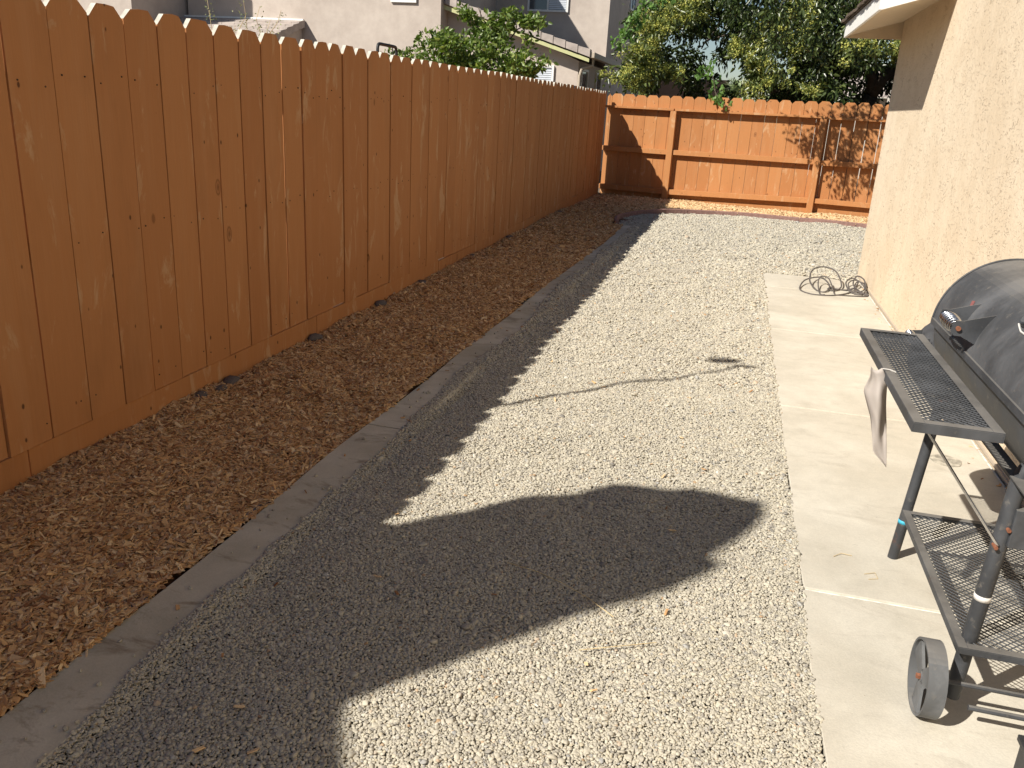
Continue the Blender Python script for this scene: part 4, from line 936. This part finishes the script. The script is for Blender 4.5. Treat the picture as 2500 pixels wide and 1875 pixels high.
# angled frame shelf with expanded mesh
def shelf(name, x0, x1, y0, y1, z, fw, h, px_, py_, label=None):
    s_ = MB(); 
    for q in ((x0, x0+fw, y0, y1), (x1-fw, x1, y0, y1), (x0+fw, x1-fw, y0, y0+fw), (x0+fw, x1-fw, y1-fw, y1)):
        s_.box(q[0], q[1], q[2], q[3], z-.003, z)
    for q in ((x0, x0+.003, y0, y1), (x1-.003, x1, y0, y1), (x0+.003, x1-.003, y0, y0+.003), (x0+.003, x1-.003, y1-.003, y1)):
        s_.box(q[0], q[1], q[2], q[3], z-h, z-.003)
    sh = s_.build(name, M['iron'], gr, bevel=.001)
    if label: sh['label'] = label
    v = []; f = []; j = 0; y = y0+fw*.5; zz = z-.006
    while y < y1-fw*.5:
        x = x0+fw*.4; k_ = 0
        while x < x1-fw*.6:
            a = .5*py_*(1 if (k_+j) % 2 else -1)*.92; b = -a; t = .0011
            o_ = len(v)
            v += [(x, y+a-t, zz), (x, y+a+t, zz+.0016), (x+px_/2, y+b+t, zz+.0016), (x+px_/2, y+b-t, zz), (x, y+a, zz-.0022), (x+px_/2, y+b, zz-.0022)]
            f += [(o_, o_+3, o_+2, o_+1), (o_, o_+4, o_+5, o_+3), (o_+1, o_+2, o_+5, o_+4)]
            x += px_/2; k_ += 1
        y += py_; j += 1
    mp_ = MB().add(v, f).build('mesh_panel', M['iron'], sh); mp_['kind'] = 'stuff'
    return sh
shelf('front_shelf', .520, .735, 2.20, 3.24, .89, .028, .028, .024, .0115)
shelf('lower_shelf', .765, 1.27, 2.24, 3.12, .245, .026, .022, .024, .0115)
# legs: front pair lean in, rear pair
def leg(x0, y, x1, z1, zb=0.0):
    return MB().tube([(x0, y, zb), (x1, y, z1)], .0195, 14).build('leg', M['iron'], gr, smooth=False)
l1 = smooth_angle(leg(.787, 3.20, .835, .70)); l2 = smooth_angle(MB().tube(rounded([(.800, 2.30, .045), (.828, 2.30, .77), (.90, 2.30, .83)], .05), .0215, 14).build('leg', M['iron'], gr))
smooth_angle(leg(1.27, 3.20, 1.22, .70)); smooth_angle(leg(1.27, 2.30, 1.22, .72))
def ring_(x, y, z, m_, parent, r, h, name, lean):
    o = MB().tube([(x, y, z), (x+lean*h, y, z+h)], r, 16).build(name, m_, parent, smooth=True); return o
ring_(.7977, 3.20, .155, M['blue'], l1, .0203, .014, 'sticker', .068)
ring_(.8126, 2.30, .370, M['paper'], l2, .0223, .016, 'sticker', .0386)
# cradle bar, cross bars, diagonal rod
MB().box(.800, .838, 2.16, 3.24, .742, .746).box(.834, .838, 2.16, 3.24, .70, .742).build('frame_rail', M['iron'], gr)
MB().box(.82, 1.24, 3.165, 3.195, .545, .575).build('cross_bar', M['iron'], gr, bevel=.002)
MB().box(.82, 1.24, 3.163, 3.20, .650, .70).build('cross_bar', M['iron'], gr, bevel=.002)
MB().box(.83, 1.24, 2.27, 2.30, .55, .66).build('cross_bar', M['iron'], gr, bevel=.002)
MB().tube([(.56, 2.34, .865), (.808, 2.275, .55)], .0042, 6).build('support_rod', M['chrome'], gr)
for x, y, z in ((.803, 2.272, .545), (.823, 2.272, .60)): MB().tube([(x, y-.006, z), (x, y+.02, z)], .0055, 8).build('bolt', M['rust'], gr)
# axle and wheels
ax = MB().tube([(.695, 2.262, .114), (1.365, 2.262, .114)], .007, 8).build('axle', M['iron'], gr)
def wheel(x, sgn):
    b = MB(); n = 40; Ro, Ri, w_ = .110, .103, .050; WY = 2.262; WZ = .114
    v = []; f = []
    for i in range(n):
        a = 2*math.pi*i/n; cs_, sn = math.cos(a), math.sin(a)
        for (r, dx) in ((Ro, 0), (Ro, w_), (Ri, w_), (Ri, 0)): v.append((x+sgn*dx, WY+r*cs_, WZ+r*sn))
    for i in range(n):
        j = (i+1) % n
        for k_ in range(4): f.append((i*4+k_, i*4+(k_+1) % 4, j*4+(k_+1) % 4, j*4+k_))
    b.add(v, f); wo_ = smooth_angle(merge(b.build('wheel', M['wheel'], gr)))
    for k_ in range(3):      # three broad tapering spokes with ribs
        a = k_*2*math.pi/3+.5; d = Vector((0, math.cos(a), math.sin(a))); t = Vector((0, -math.sin(a), math.cos(a))); c0 = Vector((x+sgn*.012, WY, WZ))
        e = Vector((sgn*.004, 0, 0))
        p = [c0+d*.008-t*.020, c0+d*.101-t*.036, c0+d*.101+t*.036, c0+d*.008+t*.020]
        MB().hexa([q-e for q in p]+[q+e for q in p]).build('spoke', M['wheel'], wo_)
    MB().tube([(x+sgn*.006, WY, WZ), (x+sgn*.058, WY, WZ)], .016, 12).build('hub', M['wheel'], wo_)
    MB().tube([(x-sgn*.004, WY, WZ), (x+sgn*.008, WY, WZ)], .009, 6).build('nut', M['rust'], wo_)
wheel(.690, 1); wheel(1.37, -1)
MB().tube([(.82, 2.215, .075), (1.28, 2.215, .075)], .008, 8).build('brace_bar', M['iron'], gr)
# grease bag hanging from the shelf edge
v = []; n = 26; m_ = 13
LO = [(.905, .475), (.872, .481), (.82, .472), (.735, .507), (.634, .527), (.59, .573)]; RO = [(.905, .506), (.867, .529), (.742, .551), (.59, .574)]
for i in range(n):
    t = i/(n-1); z = .902-.312*t
    xa = np.interp(-z, [-q[0] for q in LO], [q[1] for q in LO]); xb = np.interp(-z, [-q[0] for q in RO], [q[1] for q in RO])
    for j in range(m_):
        q = j/(m_-1); fold = .016*math.sin(q*5+t*5.5)+.004*math.sin(q*11-t*9)+.035*abs(q-.40-.25*t)
        v.append((xa+(xb-xa)*q, 2.655+fold*(.25+.75*math.sin(math.pi*min(1, t*1.3)))-.02*t, z-.012*math.sin(q*3.1)*(1-t)))
f = [(i*m_+j, i*m_+j+1, (i+1)*m_+j+1, (i+1)*m_+j) for i in range(n-1) for j in range(m_-1)]
bag = MB().add(v, f).build('bag', M['bag'], None, True); s_ = bag.modifiers.new('s', 'SOLIDIFY'); s_.thickness = .0015
tag(bag, 'limp grey translucent plastic bag hanging from the front edge of the grill shelf', 'bag')
tie = MB().tube([(.495, 2.66, .885), (.514, 2.665, .896), (.535, 2.67, .8935), (.552, 2.67, .888)], .002, 5).build('tie', M['paper'], bag)
# black plastic box corner at the bottom right
bx_ = MB().box(.905, 1.25, 1.70, 2.07, .006, .115)
o = bx_.build('plastic_crate', M['plastic'], None, bevel=.006); tag(o, 'black plastic crate standing on the slab at the bottom right', 'crate')
rm = MB().box(.898, 1.257, 1.693, 2.077, .103, .121).build('rim', M['plastic'], o, bevel=.003)
